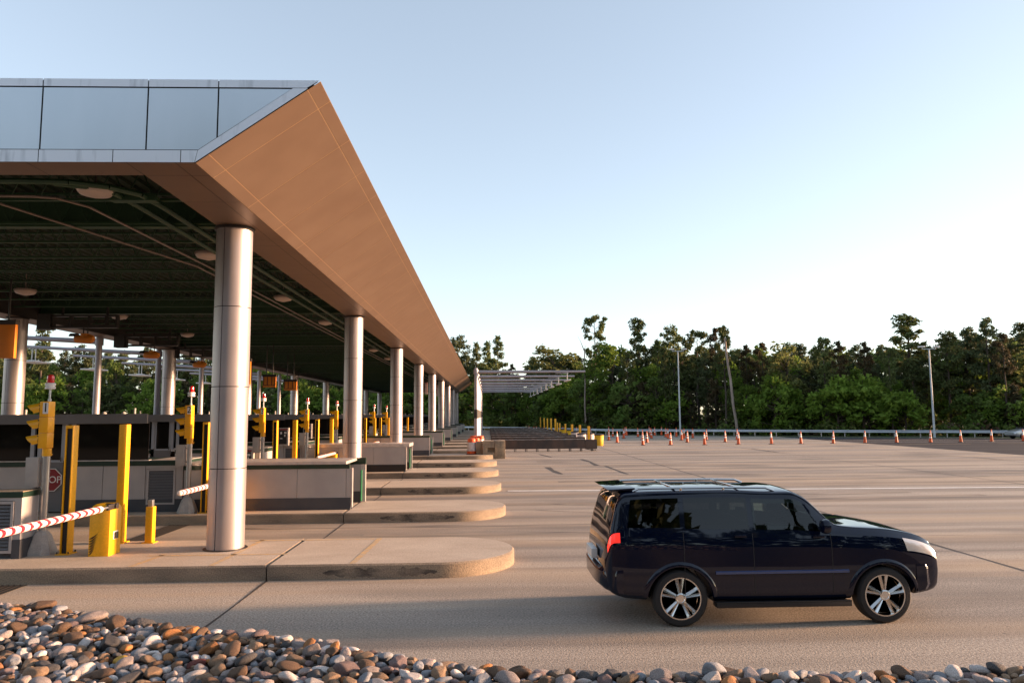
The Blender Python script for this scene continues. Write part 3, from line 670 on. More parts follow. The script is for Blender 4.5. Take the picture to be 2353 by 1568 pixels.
def make_channel_post():
    t = thing('channel_post', 'x', 'post'); h = 2.45
    MB().box(-.075, -.10, .02, -.055, .10, h).box(.055, -.10, .02, .075, .10, h).box(-.055, .08, .02, .055, .10, h).box(-.055, -.10, h - .06, .055, .08, h).obj('post_body', MT['yellow'], t, bevel=.005)
    MB().box(-.053, -.06, .02, .053, -.04, h - .12).box(-.053, -.06, h - .12, .053, .078, h - .062).obj('sensor_slot', MT['black'], t)
    MB().box(-.13, -.15, 0, .13, .15, .02).obj('base_plate', MT['yellow'], t, bevel=.004)
    b = MB()
    for x in (-.105, .105):
        for y in (-.12, .12): b.tube((x, y, .02), (x, y, .06), .012, n=6)
    b.obj('bolt', MT['dark_metal'], t)
    return t
def make_square_post():
    t = thing('square_post', 'x', 'post')
    MB().box(-.08, -.09, .02, .08, .09, 2.45).obj('post_body', MT['yellow'], t, bevel=.012)
    MB().box(-.13, -.14, 0, .13, .14, .02).obj('base_plate', MT['yellow'], t, bevel=.004)
    return t
def make_gate():
    t = thing('barrier_gate', 'x', 'barrier gate')
    b = MB(); hw, hd = .19, .22
    def rr(k, z): return [(x * (hw - k) , y * (hd - k), z) for x, y in ((-1, -1), (1, -1), (1, 1), (-1, 1))]
    L = [rr(0, 0), rr(0, .86), rr(.035, .93), rr(.07, .96)]
    vs = [p for r in L for p in r]; fs = [(j * 4 + i, j * 4 + (i + 1) % 4, j * 4 + 4 + (i + 1) % 4, j * 4 + 4 + i) for j in range(3) for i in range(4)] + [(12, 13, 14, 15)]
    b.add(vs, fs); b.obj('cabinet', MT['yellow'], t, bevel=.012, angle=30)
    b = MB()
    for k in range(7):                                        # scorched brush-like smears on the front face
        zk = .035 + k * .048; ln = .10 + .012 * k; P = []
        for i in range(9):
            u = i / 8; x = -hw + .014 + u * ln; z = zk + .10 * u * u + .03 * u; wd_ = .016 * math.sin(math.pi * min(1, .12 + u)) + .002
            P.append([(x, -hd - .0025, z - wd_), (x, -hd - .0025, z + wd_)])
        b.grid(P)
    b.obj('scorch_mark', MT['soot'], t, angle=0)
    MB().box(hw, -.06, .30, hw + .035, .06, .42).obj('key_switch', MT['black'], t, bevel=.004)
    MB().box(hw - .002, -.09, .29, hw + .012, .09, .44).obj('switch_plate', MT['white'], t, bevel=.003)
    z = .92; yp = -.12
    MB().tube((.05, yp, z), (.27, yp, z), .05, n=16).box(.19, yp - .26, z - .055, .235, yp + .12, z + .05).obj('arm_hub', MT['dark_metal'], t, bevel=.006)
    ar = MB(); P = lambda d: (.21, yp - d, z)
    ar.tube(P(.2), P(.42), .022, n=10, mi=2); ar.tube(P(.42), P(.52), .025, .062, n=14, mi=0)
    d = .52
    L_ = 3.75; st_ = .22
    nseg = int((L_ - d) / .022)
    # candy-striped padded arm: the stripe winds round the tube
    n = 16; rings = []
    for j in range(nseg + 1):
        c = Vector(P(lerp(d, L_, j / nseg))); r_ = .062
        rings.append([(c.x + math.cos(2 * math.pi * i / n) * r_, c.y, c.z + math.sin(2 * math.pi * i / n) * r_) for i in range(n)])
    o_ = len(ar.v); ar.v += [p for r in rings for p in r]
    for j in range(nseg):
        for i in range(n):
            k = (i + 1) % n; ar.f.append((o_ + j * n + i, o_ + j * n + k, o_ + (j + 1) * n + k, o_ + (j + 1) * n + i))
            s_ = (lerp(d, L_, j / nseg) + .075 * math.cos(2 * math.pi * (i + .5) / n)) / st_
            ar.m.append(1 if s_ % 1 < .40 else 0)
    ar.lathe([(.062, 0), (.05, -.03), (.02, -.045)], P(L_), n=16, axis='Y', mi=0)
    ar.obj('gate_arm', [MT['white'], MT['redstripe'], MT['steel']], t, angle=50)
    return t
def make_bollard():
    t = thing('bollard', 'x', 'bollard')
    MB().box(-.075, -.075, .015, .075, .075, .74).obj('bollard_body', MT['yellow'], t, bevel=.01)
    MB().box(-.045, -.05, .74, .045, .05, .88).obj('reader_head', MT['steel'], t, bevel=.008)
    MB().box(-.12, -.12, 0, .12, .12, .015).obj('base_plate', MT['yellow'], t)
    return t
def make_reader():
    t = thing('ticket_machine', 'x', 'ticket machine')
    MB().box(-.22, -.16, -.42, .22, .16, .40).obj('case', MT['cabinet'], t, bevel=.015)
    MB().box(-.18, -.175, -.34, .18, -.1605, .28).obj('front_panel', MT['black'], t)
    MB().box(-.20, -.18, .30, .20, -.1605, .36).obj('red_band', MT['stopred'], t)
    b = MB()
    for x, z, w_, h_ in ((-.12, .12, .08, .1), (.06, .14, .1, .08), (.06, 0, .06, .09), (-.12, -.1, .1, .04)): b.box(x, -.18, z, x + w_, -.1755, z + h_)
    b.obj('keypad', MT['white'], t)
    return t
kits = [(make_channel_post, 'channel_post', -8.10, 1.38, 'yellow channel post with black slot', 'yellow slotted posts on the islands', range(0, 9)),
        (make_square_post, 'square_post', -7.67, 2.58, 'tall plain square yellow post', 'tall square yellow posts on the islands', range(0, 9)),
        (make_gate, 'barrier_gate', -7.33, 1.28, 'yellow barrier gate with striped arm', 'barrier gates on the islands', range(0, 7)),
        (make_bollard, 'bollard', -7.05, 2.55, 'short yellow bollard with steel reader head', 'short yellow bollards on the islands', (0, 2, 4))]
for fn, nm, x, dy, lab, grp, ns in kits:
    p0 = None
    for i, n in enumerate(ns):
        dn = dy if n == 0 or dy > 2 else .40
        loc = (x * (iy(n) + dn) / (iy(n) + dy), iy(n) + dn, KH); L = f'{lab} on the island {nth(n)}'
        if p0 is None: p0 = fn(); p0.location = loc; p0['label'] = L; p0['group'] = grp
        else: copy_tree(p0, loc, L, skip=('scorch_mark',))
rd0 = make_reader()
for i, n in enumerate((2, 3, 4)):
    q = at((568, 652, 707)[i], (1056, 1003, 990)[i], iy(n) + .52)
    L = f'black ticket machine with red band on the booth of the island {nth(n)}'
    loc = (q.x, q.y, max(.9, q.z) + .02)
    if i == 0: rd0.location = loc; rd0['label'] = L; rd0['group'] = 'ticket machines at the booths'
    else: copy_tree(rd0, loc, L)

# ------------------------------------------------------------------ signs and signals hung from the canopy
def hang_sign(q0, q1, Y, m, label, bars=False, slim=.12):
    a, c = at(*q0, Y), at(*q1, Y); cx = (a.x + c.x) / 2; w_, h_ = abs(c.x - a.x), abs(a.z - c.z); zt = max(a.z, c.z)
    t = thing('hanging_sign', label, 'sign', (cx, Y, zt - h_), 'signs hung under the canopy')
    MB().box(-w_ / 2, 0, 0, w_ / 2, slim, h_).obj('sign_board', m, t, bevel=.01)
    b = MB().box(-w_ / 2 - .02, -.03, h_, w_ / 2 + .02, slim + .05, h_ + .14)
    for x in (-w_ * .25, w_ * .25): b.tube((x, slim / 2, h_ + .14), (x, slim / 2, max(h_ + .3, 7.0 - (zt - h_))), .03, n=8)
    b.obj('hanger', MT['dark_metal'], t, angle=0)
    if bars:
        b = MB(); b.box(-w_ / 2 + .03, -.016, .10, w_ / 2 - .03, -.004, .13)
        for x in (-w_ / 2 + .03, -w_ * .17, w_ * .17, w_ / 2 - .06): b.box(x, -.018, .13, x + .035, -.004, h_)
        b.obj('frame_bar', MT['dark_metal'], t, angle=0)
    return t
hang_sign((-40, 745), (31, 822), 22.0, MT['sign_orange'], 'plain orange hanging sign board at the left edge beside the column')
hang_sign((604, 865), (633, 889), 42.0, MT['sign_orange'], 'orange hanging sign with black bars above the third numbered signal', True)
hang_sign((652, 876), (681, 896), 49.0, MT['sign_orange'], 'orange hanging sign with black bars in front of a far left column', True)
hang_sign((507, 830), (574, 882), 35.5, MT['sign_orange'], 'orange hanging sign mostly hidden behind the nearest column', True)
hang_sign((975.5, 878), (982, 905), 78, MT['sign_pink'], 'pale red marked hanging sign between the fourth and fifth right columns', slim=.05)
hang_sign((1002, 884), (1007, 909), 91, MT['sign_pink'], 'narrow pale hanging sign between the fifth and sixth right columns', slim=.05)
for i, (q, Y) in enumerate((((196, 778), 28.5), ((350, 815), 35.4), ((460, 837), 42.2))):
    p_ = at(*q, Y); t = thing('lane_signal', f'amber lane signal hung below a dark lattice box, {nth(i)}', 'signal', (p_.x, Y, p_.z), 'hanging amber lane signals')
    MB().lathe([(.10, -.40), (.15, -.34), (.17, -.1), (.17, .2), (.11, .32)], n=18, axis='X').box(-.12, -.14, -.02, .12, .14, .20).obj('signal_housing', MT['sign_orange'], t, bevel=.01)
    P = [[(-.30 - u * .24, math.cos(a) * .19, math.sin(a) * .17 + .05) for a in [R(10 + 16 * k) for k in range(11)]] for u in (0, .5, 1)]
    MB().grid(P).obj('visor', MT['dark_metal'], t)
    b = MB().box(-1.3, -.12, .42, 1.2, .12, .5).box(-1.3, -.12, .86, 1.2, .12, .93)
    for x in (-1.3, -.6, .1, .75, 1.15): b.box(x, -.1, .5, x + .08, .1, .86)
    b.box(-1.75, -.2, .36, -1.25, .2, .96).tube((-.08, 0, .2), (-.08, 0, .42), .025, n=8).tube((.08, 0, .2), (.08, 0, .42), .025, n=8)
    for x in (-.9, .8): b.tube((x, 0, .93), (x, 0, max(1.3, 7.0 - p_.z)), .05, n=8)
    b.obj('lattice_box', MT['dark_metal'], t, angle=0)

# ------------------------------------------------------------------ sensor masts
def make_mast(side):
    t = thing('sensor_mast', 'x', 'mast'); h = 6.12; s = side
    MB().tube((0, 0, 0), (0, 0, h), .17, .14, n=18).lathe([(.14, h), (.10, h + .06), (.02, h + .08)], n=18).obj('pole', MT['mast'], t)
    if s > 0: MB().lathe([(.172, 2.35), (.185, 2.36), (.185, 3.0), (.172, 3.01)], n=18).obj('black_band', MT['black'], t)
    e = 0 if s > 0 else math.tan(R(3.4)); L_ = 8.4
    MB().tube((s * .1, 0, h - .25), (s * L_, 0, h - .25 + e * L_), .125, .075, n=14).tube((0, 0, h - .42), (0, 0, h - .08), .19, n=18).obj('arm', MT['mast'], t)
    x = s * 7.0; z = h - .25 + e * 7
    b = MB()
    if s > 0: b.tube((x, 0, z), (x, 0, z - .66), .04, n=8).tube((x - .9, 0, z - .12), (x + .1, 0, z - .12), .03, n=8)
    else: b.tube((x - .1, 0, z), (x - .1, 0, z - .8), .03, n=8).tube((x + .1, 0, z), (x + .1, 0, z - .8), .03, n=8)
    b.obj('drop_bar', MT['steel'], t)
    if s > 0: MB().box(x - .12, -1.5, z - .74, x + .12, 1.3, z - .66).obj('antenna', MT['white'], t, bevel=.02)
    else: MB().box(x - .5, -.8, z - .9, x + .5, .8, z - .82).box(x - .2, -.3, z - .82, x + .2, .3, z - .76).obj('antenna', MT['white'], t, bevel=.02)
    return t
m0 = make_mast(1)
for i in range(8):
    loc = (-.86, iy(6 + i) + 1.45, KH); L = f'pale mast with long horizontal arm right of the canopy, {nth(i)}'
    if i == 0: m0.location = loc; m0['label'] = L; m0['group'] = 'sensor masts right of the canopy'
    else: copy_tree(m0, loc, L)
m1 = make_mast(-1)
for i, n in enumerate((3, 4, 5, 6, 7, 8, 9)):
    loc = (-18.55 - .22 * i, iy(n) + 1.5, KH + .35); L = f'pale mast with long arm beyond the left columns, {nth(i)}'
    if i == 0: m1.location = loc; m1['label'] = L; m1['group'] = 'sensor masts left of the canopy'
    else: copy_tree(m1, loc, L)
for i, n in enumerate((3, 4, 5, 6, 7, 8, 9)):
    o = MB().box(-.6, -.6, 0, .6, .6, .35).obj('mast_plinth', MT['block'], bevel=.02); o.location = (-18.55 - .22 * i, iy(n) + 1.5, KH)
    tag(o, f'low concrete plinth under the left mast, {nth(i)}', 'plinth', 'mast plinths')

# ------------------------------------------------------------------ concrete block, guide barriers, barrels, posts
t = thing('concrete_block', 'stained concrete crash block with dark square recess at the end of an island', 'concrete block', (0, 48.46, 0))
MB().box(-.31, 0, 0, -.0, 1.6, 1.15).box(0, 0, 0, .455, 1.6, .42).box(0, 0, .72, .455, 1.6, 1.15).box(0, .25, .42, .455, 1.6, .72).obj('recessed_block', MT['block'], t, angle=0)
MB().box(.47, -.02, 0, 1.15, 1.6, 1.16).obj('end_block', MT['block'], t, bevel=.02)
MB().box(-.75, .4, KH, -.32, 1.3, 1.1).obj('rear_block', MT['block'], t, bevel=.02)
def make_guide():
    t = thing('guide_barrier', 'x', 'barrier'); x0, x1 = .35, 8.55
    MB().box(x0, 0, .20, 7.60, .34, .90).obj('plate', MT['barrier'], t)
    MB().box(7.62, .004, .16, x1, .33, .89).obj('end_plate', MT['barrier'], t)
    b = MB().box(x0, -.02, .90, 7.62, .36, .925)
    for i in range(6): b.box(x0 + .5 + i * 1.3, .04, .925, x0 + .66 + i * 1.3, .3, .955)
    b.obj('top_cap', MT['barrier_top'], t)
    b = MB()
    for i in range(9):
        x = 1.2 + i * .86; b.box(x, .02, 0, x + .05, .30, .20); b.box(x + .12, .02, 0, x + .16, .30, .20)
    b.tube((8.4, .15, .16), (8.5, .15, .0), .02, n=6).tube((7.7, .15, .16), (8.5, .15, .03), .02, n=6)
    b.obj('foot', MT['dark_metal'], t, angle=0)
    return t
g0 = make_guide()
for i in range(9):
    loc = (0, 57.3 + PITCH_Y * i, 0); L = f'long dark rusty steel guide barrier, {nth(i)}'
    if i == 0: g0.location = loc; g0['label'] = L; g0['group'] = 'steel guide barriers in the lanes'
    else: copy_tree(g0, loc, L)
def make_drum():
    t = thing('traffic_drum', 'x', 'traffic drum')
    b = MB(); z = 0
    for h, r0, r1, mi in ((.22, .30, .295, 0), (.2, .29, .285, 1), (.19, .285, .28, 1), (.19, .28, .272, 1), (.2, .272, .262, 0)):
        b.lathe([(r0, z), (r0 + .006, z + .02), (r1 + .004, z + h - .02), (r1, z + h)], n=24, mi=mi); z += h
    b.obj('drum_body', [MT['orange'], MT['barrel_white']], t, angle=50); MB().lathe([(.25, 1.0), (.22, 1.05), (.06, 1.07)], n=20).obj('drum_top', MT['orange'], t); MB().lathe([(.36, 0), (.36, .04)], n=24).obj('drum_foot', MT['black'], t)
    return t
d0 = make_drum()
for i, (x, y, z, L) in enumerate(((-1.07, 49.15, KH, 'white and orange banded traffic drum beside the concrete block'), (-.80, 50.3, KH, 'orange traffic drum behind the white banded one'), (-1.05, 55.3, KH, 'orange traffic drum at the foot of the nearest right mast'), (-.55, 55.2, KH, 'orange and white drum right of the mast foot'))):
    if i == 0: d0.location = (x, y, z); d0['label'] = L; d0['group'] = 'traffic drums by the masts'
    else: copy_tree(d0, (x, y, z), L)
def make_sand(m):
    t = thing('sand_barrel', 'x', 'barrel')
    MB().lathe([(.36, 0), (.38, .03), (.41, .55), (.42, .56), (.425, .93), (.44, .97)], n=28).obj('barrel_body', m, t)
    MB().lathe([(.46, .95), (.47, .99), (.40, 1.06), (.2, 1.09), (.02, 1.10)], n=28).obj('barrel_lid', MT['black'], t)
    return t
s0 = make_sand(MT['barrel_yellow']); s1 = make_sand(MT['barrel_white'])
for i, (x, y) in enumerate(((10.15, 66.8), (at(1255 + 87, 978, 73.5).x, 73.5), (at(1322, 978, 80.3).x, 80.3), (at(1306, 977, 87).x, 87), (at(1293, 977, 93).x, 93))):
    L = f'yellow sand barrel with black lid past the barrier ends, {nth(i)}'
    if i == 0: s0.location = (x, y, 0); s0['label'] = L; s0['group'] = 'yellow sand barrels'
    else: copy_tree(s0, (x, y, 0), L)
for i, (x, y) in enumerate(((9.0, 70.2), (9.85, 70.6), (9.2, 77.0))):
    L = f'dirty white sand barrel behind the yellow ones, {nth(i)}'
    if i == 0: s1.location = (x, y, 0); s1['label'] = L; s1['group'] = 'white sand barrels'
    else: copy_tree(s1, (x, y, 0), L)
gp0 = None
for i, (px, py, ww, Y) in enumerate(((1353, 978, .15, 64.4), (1333, 975.8, .16, 71.3), (1315, 974, .17, 78.2), (1299.5, 972.7, .15, 85.1), (1286.5, 971, .12, 92), (1281, 970, .12, 97), (1276.5, 961, .17, 92.5), (1266.5, 960, .17, 99.5), (1258, 960, .15, 106), (1250.5, 959.3, .15, 113), (1242, 957.7, .12, 118))):
    q = at(px, py, Y); t = thing('guide_post', f'upright yellow guide post at the end of a steel barrier, {nth(i)}', 'post', (q.x, Y, 0), 'yellow guide posts at the barrier ends')
    MB().box(-ww, -.09, 0, ww * .3, .09, q.z).obj('post_body', MT['yellow'], t, bevel=.01); MB().box(ww * .3, -.08, .05, ww * .65, .08, q.z - .03).obj('post_edge', MT['dark_metal'], t)

# ------------------------------------------------------------------ cones
def make_cone(kind):
    t = thing('traffic_cone', 'x', 'cone')
    MB().box(-.19, -.19, 0, .19, .19, .045).obj('cone_foot', MT['black'], t, bevel=.012)
    b = MB(); h = 1.10
    zs = [(.045, .60, 0), (.60, .80, 1), (.80, .84, 0), (.84, .93, 1), (.93, h, 0)] if kind == 'wide' else [(.045, .42, 0), (.42, .54, 1), (.54, .68, 0), (.68, .80, 1), (.80, .88, 0), (.88, .94, 1), (.94, h, 0)]
    rr = lambda z: lerp(.145, .045, (z - .045) / (h - .045))
    for a, c, mi in zs: b.lathe([(rr(a), a), (rr(c), c)], n=18, mi=mi, cap=False)
    b.lathe([(.045, h), (.03, h + .02), (.02, h + .06), (.005, h + .065)], n=12, mi=0)
    b.obj('cone_body', [MT['orange'], MT['white']], t, angle=60)
    return t
CONES = [(19.72, 66.33, 1), (22.85, 66.4, 1), (25.98, 66.58, 1), (28.8, 66.79, 1), (31.76, 66.67, 0), (16.71, 66.8, 0), (14.23, 67.04, 0), (34.95, 67.1, 1), (41.17, 67.12, 0), (38.03, 67.27, 1), (44.17, 67.31, 1), (47.24, 67.5, 1), (50.44, 67.67, 1),
         (23.62, 72.44, 0), (19.88, 72.71, 0), (15.93, 73.15, 0), (13.01, 73.53, 1), (26.7, 77.97, 0), (23.4, 78.07, 0), (20.85, 78.44, 1), (16.83, 79.52, 0), (13.27, 80.22, 0),
         (22.67, 84.22, 1), (23.7, 84.29, 1), (20.84, 84.38, 1), (19.03, 84.9, 0), (15.96, 85.86, 1), (21.8, 89.32, 0), (23.25, 89.92, 1), (18.62, 90.58, 0), (20.21, 90.84, 1), (15.79, 92.28, 0),
         (22.08, 96.55, 0), (18.5, 97.33, 1), (23.18, 97.4, 1), (21.71, 98.0, 0), (18.62, 98.9, 0), (16.62, 100.5, 0), (14.2, 101, 0), (12.5, 103, 1), (10.9, 106, 0), (9.5, 104, 0), (8.2, 107, 0), (7.4, 111, 1), (6.9, 109, 1), (6.3, 112, 0)]
ck = {1: make_cone('wide'), 0: make_cone('narrow')}; used = set()
rows = {}
for c in CONES: rows.setdefault(int((c[1] - 63) // 6.2), []).append(c)
RN = ['front row', 'second row', 'third row', 'fourth row', 'fifth row', 'sixth row', 'seventh row', 'back row']
LN = ['leftmost', 'second from left', 'third from left', 'fourth from left', 'fifth from left', 'sixth from left', 'seventh from left', 'eighth from left', 'ninth from left', 'tenth from left', 'eleventh from left', 'twelfth from left', 'thirteenth from left']
for ri, k in enumerate(sorted(rows)):
    for j, (x, y, kd) in enumerate(sorted(rows[k])):
        L = f'orange and white traffic cone, {LN[j]} in the {RN[ri]} of cones'
        loc = (x, y, 0 if x < 34.6 else -.004)
        if kd not in used: o = ck[kd]; o.location = loc; o['label'] = L; o['group'] = 'traffic cones closing the lanes'; used.add(kd)
        else: o = copy_tree(ck[kd], loc, L, 'traffic cones closing the lanes')
        o.rotation_euler = (rnd.uniform(-.03, .03), rnd.uniform(-.03, .03), rnd.uniform(0, 1.5))

# ------------------------------------------------------------------ guardrail and lamp posts
t = thing('guardrail', 'long galvanised guardrail along the far edge of the plaza in front of the trees', 'guardrail', (0, 0, 0))
b = MB(); prof = [(0, .45), (.06, .50), (.06, .55), (0, .60), (0, .62), (.06, .67), (.06, .72), (0, .77)]
P = []; posts = []
pts = [Vector((x, y, 0)) for x, y in RAILP]
acc = 0.
for i, q in enumerate(pts):
    a, c = pts[max(i - 1, 0)], pts[min(i + 1, len(pts) - 1)]; d = (c - a).normalized(); n_ = Vector((d.y, -d.x, 0))
    P.append([(q.x + n_.x * u, q.y + n_.y * u, z) for u, z in prof])
b.grid(P); b.obj('rail_beam', MT['rail'], t, angle=60, fixn=False)
pm = MB().box(-.05, -.08, -.03, .05, .08, .74).mesh('rail_post', MT['steel'], 0)
for a, c in zip(pts, pts[1:]):
    L_ = (c - a).length; d = (c - a) / L_; s_ = acc
    while s_ < L_:
        q = a + d * s_
        if -75 < q.x < 62: o = link('rail_post', pm, t); o.location = (q.x - d.y * .1, q.y + d.x * .1, 0); o.rotation_euler = (0, 0, math.atan2(d.y, d.x))
        s_ += 2.6
    acc = s_ - L_
for i, (px, pt, pb) in enumerate(((1557, 806, 986), (2141, 801, 991))):
    x0 = ground_at(px + (6 if i == 0 else 7), pb, .5); Y = rail_y(at(px, pb, x0.y).x) + .45; base = at(px + (5.5 if i == 0 else 5), pb, Y); top = at(px, pt, Y)
    t = thing('lamp_post', ('grey twin headed lamp post behind the guardrail among the cones', 'blue grey twin headed lamp post at the far right')[i], 'lamp post', (base.x, Y, -.03), 'lamp posts behind the guardrail')
    h = top.z
    MB().tube((0, 0, 0), (0, 0, h), .115, .075, n=14).obj('pole', MT['lamp_paint'], t)
    MB().tube((-.75, 0, h + .02), (.75, 0, h + .02), .05, n=8).tube((-.75, 0, h + .02), (-.8, 0, h + .22), .04, n=8).tube((.75, 0, h + .02), (.8, 0, h + .22), .04, n=8).obj('cross_arm', MT['lamp_paint'], t)
    for s in (-1, 1): MB().box(min(s * .55, s * 1.15), -.25, h + .2, max(s * .55, s * 1.15), .25, h + .36).obj('lamp_head', MT['white'], t, bevel=.04)

# ------------------------------------------------------------------ vehicles
def pchip(xs, ys, x):
    xs, ys = np.array(xs, float), np.array(ys, float); h = np.diff(xs); dl = np.diff(ys) / h
    d = np.zeros(len(xs)); d[0], d[-1] = dl[0], dl[-1]
    for i in range(1, len(xs) - 1):
        if dl[i - 1] * dl[i] > 0: w1, w2 = 2 * h[i] + h[i - 1], h[i] + 2 * h[i - 1]; d[i] = (w1 + w2) / (w1 / dl[i - 1] + w2 / dl[i])
    i = int(np.clip(np.searchsorted(xs, x) - 1, 0, len(h) - 1)); t = (x - xs[i]) / h[i]
    return float((2 * t**3 - 3 * t**2 + 1) * ys[i] + (t**3 - 2 * t**2 + t) * h[i] * d[i] + (-2 * t**3 + 3 * t**2) * ys[i + 1] + (t**3 - t**2) * h[i] * d[i + 1])
class Shell:
    """half-section lofted along x: stations (x, half width, z low, z belt, z top, half width top)"""
    def __init__(s, st): s.st = st; s.x = [q[0] for q in st]
    def ctrl(s, x):
        w_, zl, zb, zt, wt = (pchip(s.x, [q[k] for q in s.st], x) for k in range(1, 6))
        lid = max(.012, min(.07, (zt - zb) * .22))
        zm = lerp(zl, zb, .52)
        return [(0, zl), (.80 * w_, zl), (.94 * w_, zl + .025), (.985 * w_, zl + .13), (w_, zm), (.99 * w_, lerp(zm, zb, .62)), (.955 * w_, zb), (wt, zt - lid), (wt - .045, zt - lid * .25), (wt * .55, zt + .008), (0, zt + .018)]
    def P(s, x, v, off=0.):
        c = s.ctrl(x); n = len(c) - 1; i = min(int(v), n - 1); t = v - i
        p = [np.array(c[min(max(k, 0), n)]) for k in (i - 1, i, i + 1, i + 2)]
        if i == 0: p[0] = np.array((-c[1][0], c[1][1]))
        if i + 2 > n: p[3] = np.array((-c[n - 1][0], c[n - 1][1]))
        ten = .5 if i not in (6,) else .0                     # the glass band stays flat
        m1, m2 = (p[2] - p[0]) * ten, (p[3] - p[1]) * ten
        if i == 6: m1 = m2 = p[2] - p[1]
        if i == 5: m2 = (p[2] - p[1]) * .7
        if i == 7: m1 = (p[2] - p[1]) * 1.
        q = (2 * t**3 - 3 * t**2 + 1) * p[1] + (t**3 - 2 * t**2 + t) * m1 + (-2 * t**3 + 3 * t**2) * p[2] + (t**3 - t**2) * m2
        return Vector((x, float(q[0]), float(q[1])))
    def N(s, x, v):
        e = 1e-3; a = s.P(x + e, v) - s.P(x - e, v); c = s.P(x, min(v + e, 10)) - s.P(x, max(v - e, 0)); n = c.cross(a)
        n.normalize()
        if n.y < 0 and abs(n.y) > 1e-6 and v < 9.5: n = -n
        if v >= 9.5 and n.z < 0: n = -n
        return n
    def off(s, x, v, d): return s.P(x, v) + s.N(x, v) * d
    def body(s, nx=110, nv=5):
        xs = np.linspace(s.x[0], s.x[-1], nx); vs_ = [i / nv for i in range(10 * nv + 1)]
        b = MB(); rings = []
        for x in xs:
            h = [s.P(x, v) for v in vs_]; rings.append([(p.x, -p.y, p.z) for p in h] + [(p.x, p.y, p.z) for p in h[-2:0:-1]])
        n = len(rings[0]); b.v = [p for r in rings for p in r]
        for i in range(len(rings) - 1):
            for j in range(n): k = (j + 1) % n; b.f.append((i * n + j, i * n + k, (i + 1) * n + k, (i + 1) * n + j))
        b.f += [tuple(range(n)), tuple(range((len(rings) - 1) * n, len(rings) * n))]; b.m = [0] * len(b.f)
        return b
    def patch(s, lo, hi, d=.004, n=14, m=5, side=-1, thick=.0):
        """lo(t), hi(t) -> (x, v) edges of a patch on the side given (-1 near, 1 far)"""
        b = MB(); P = []
        for i in range(n + 1):
            t = i / n; (xa, va), (xb, vb) = lo(t), hi(t)
            row = []
            for j in range(m + 1):
                u = j / m; q = s.off(lerp(xa, xb, u), lerp(va, vb, u), d); row.append((q.x, side * q.y, q.z))
            P.append(row)
        return b.grid(P)
    def vz(s, x, z):                                          # v of a height on the lower side
        lo, hi = 2., 6.
        for _ in range(30):
            mid = (lo + hi) / 2
            if s.P(x, mid).z < z: lo = mid
            else: hi = mid
        return (lo + hi) / 2
def boolean_arches(o, wheels, r, hw):
    for x in wheels:
        for s in (-1, 1):
            c = link('cutter', MB().tube((x, s * (hw - .30), r - .03), (x, s * (hw + .3), r - .03), r + .075, n=48).mesh('cutter', MT['cartrim']))
            md = o.modifiers.new('arch', 'BOOLEAN'); md.operation = 'DIFFERENCE'; md.solver = 'EXACT'; md.object = c
            bpy.context.view_layer.update()
            me = bpy.data.meshes.new_from_object(o.evaluated_get(bpy.context.evaluated_depsgraph_get()))
            o.modifiers.clear(); o.data = me; bpy.data.objects.remove(c)
    o.data.shade_smooth(); o.data.set_sharp_from_angle(angle=R(28))
def wheel(parent, x, y, r, rr, side, wd=.25, spokes=5):
    """tyre and alloy rim facing side"""
    q = bpy.data.objects.new('wheel', None); COL.objects.link(q); q.parent = parent; q.location = (x, y, r)
    h = wd / 2
    MB().lathe([(rr - .01, -h + .02), (rr + .01, -h), (r - .03, -h + .005), (r - .004, -h + .035), (r, -h + .06), (r, h - .06), (r - .004, h - .035), (r - .03, h - .005), (rr + .01, h), (rr - .01, h - .02)], n=48, axis='Y', cap=False).obj('tyre', MT['tyre'], q)
    b = MB(); f = side * (h - .02)
    b.lathe([(rr, f), (rr + .012, f + side * .012), (rr - .012, f + side * .012), (rr - .025, f - side * .03), (rr - .03, -f)], n=48, axis='Y', cap=False)
    b.lathe([(.075, f - side * .03), (.07, f + side * .004), (.055, f + side * .01), (.05, f + side * .004), (.001, f + side * .004)], n=24, axis='Y', cap=False)
    for k in range(spokes * 2):                               # paired spokes with a raised ridge
        a = 2 * math.pi * (k // 2) / spokes + .3 + (.17 if k % 2 else -.17) ; ca, sa = math.cos(a), math.sin(a)
        def Q(rad, wid, yy): return (ca * rad - sa * wid, yy, sa * rad + ca * wid)
        i0, i1 = .045, rr - .014
        A = [Q(i0, -.018, f - side * .02), Q(i0, 0, f + side * .004), Q(i0, .018, f - side * .02), Q(i1, -.030, f - side * .022), Q(i1, 0, f + side * .008), Q(i1, .030, f - side * .022), Q(i0, 0, f - side * .06), Q(i1, 0, f - side * .06)]
        b.add(A, [(0, 1, 4, 3), (1, 2, 5, 4), (2, 6, 7, 5), (6, 0, 3, 7)])
    b.obj('rim', MT['chrome'], q, angle=30)
    MB().lathe([(rr - .03, f - side * .075), (.02, f - side * .075)], n=32, axis='Y').obj('brake_disc', MT['steel'], q)
    return q
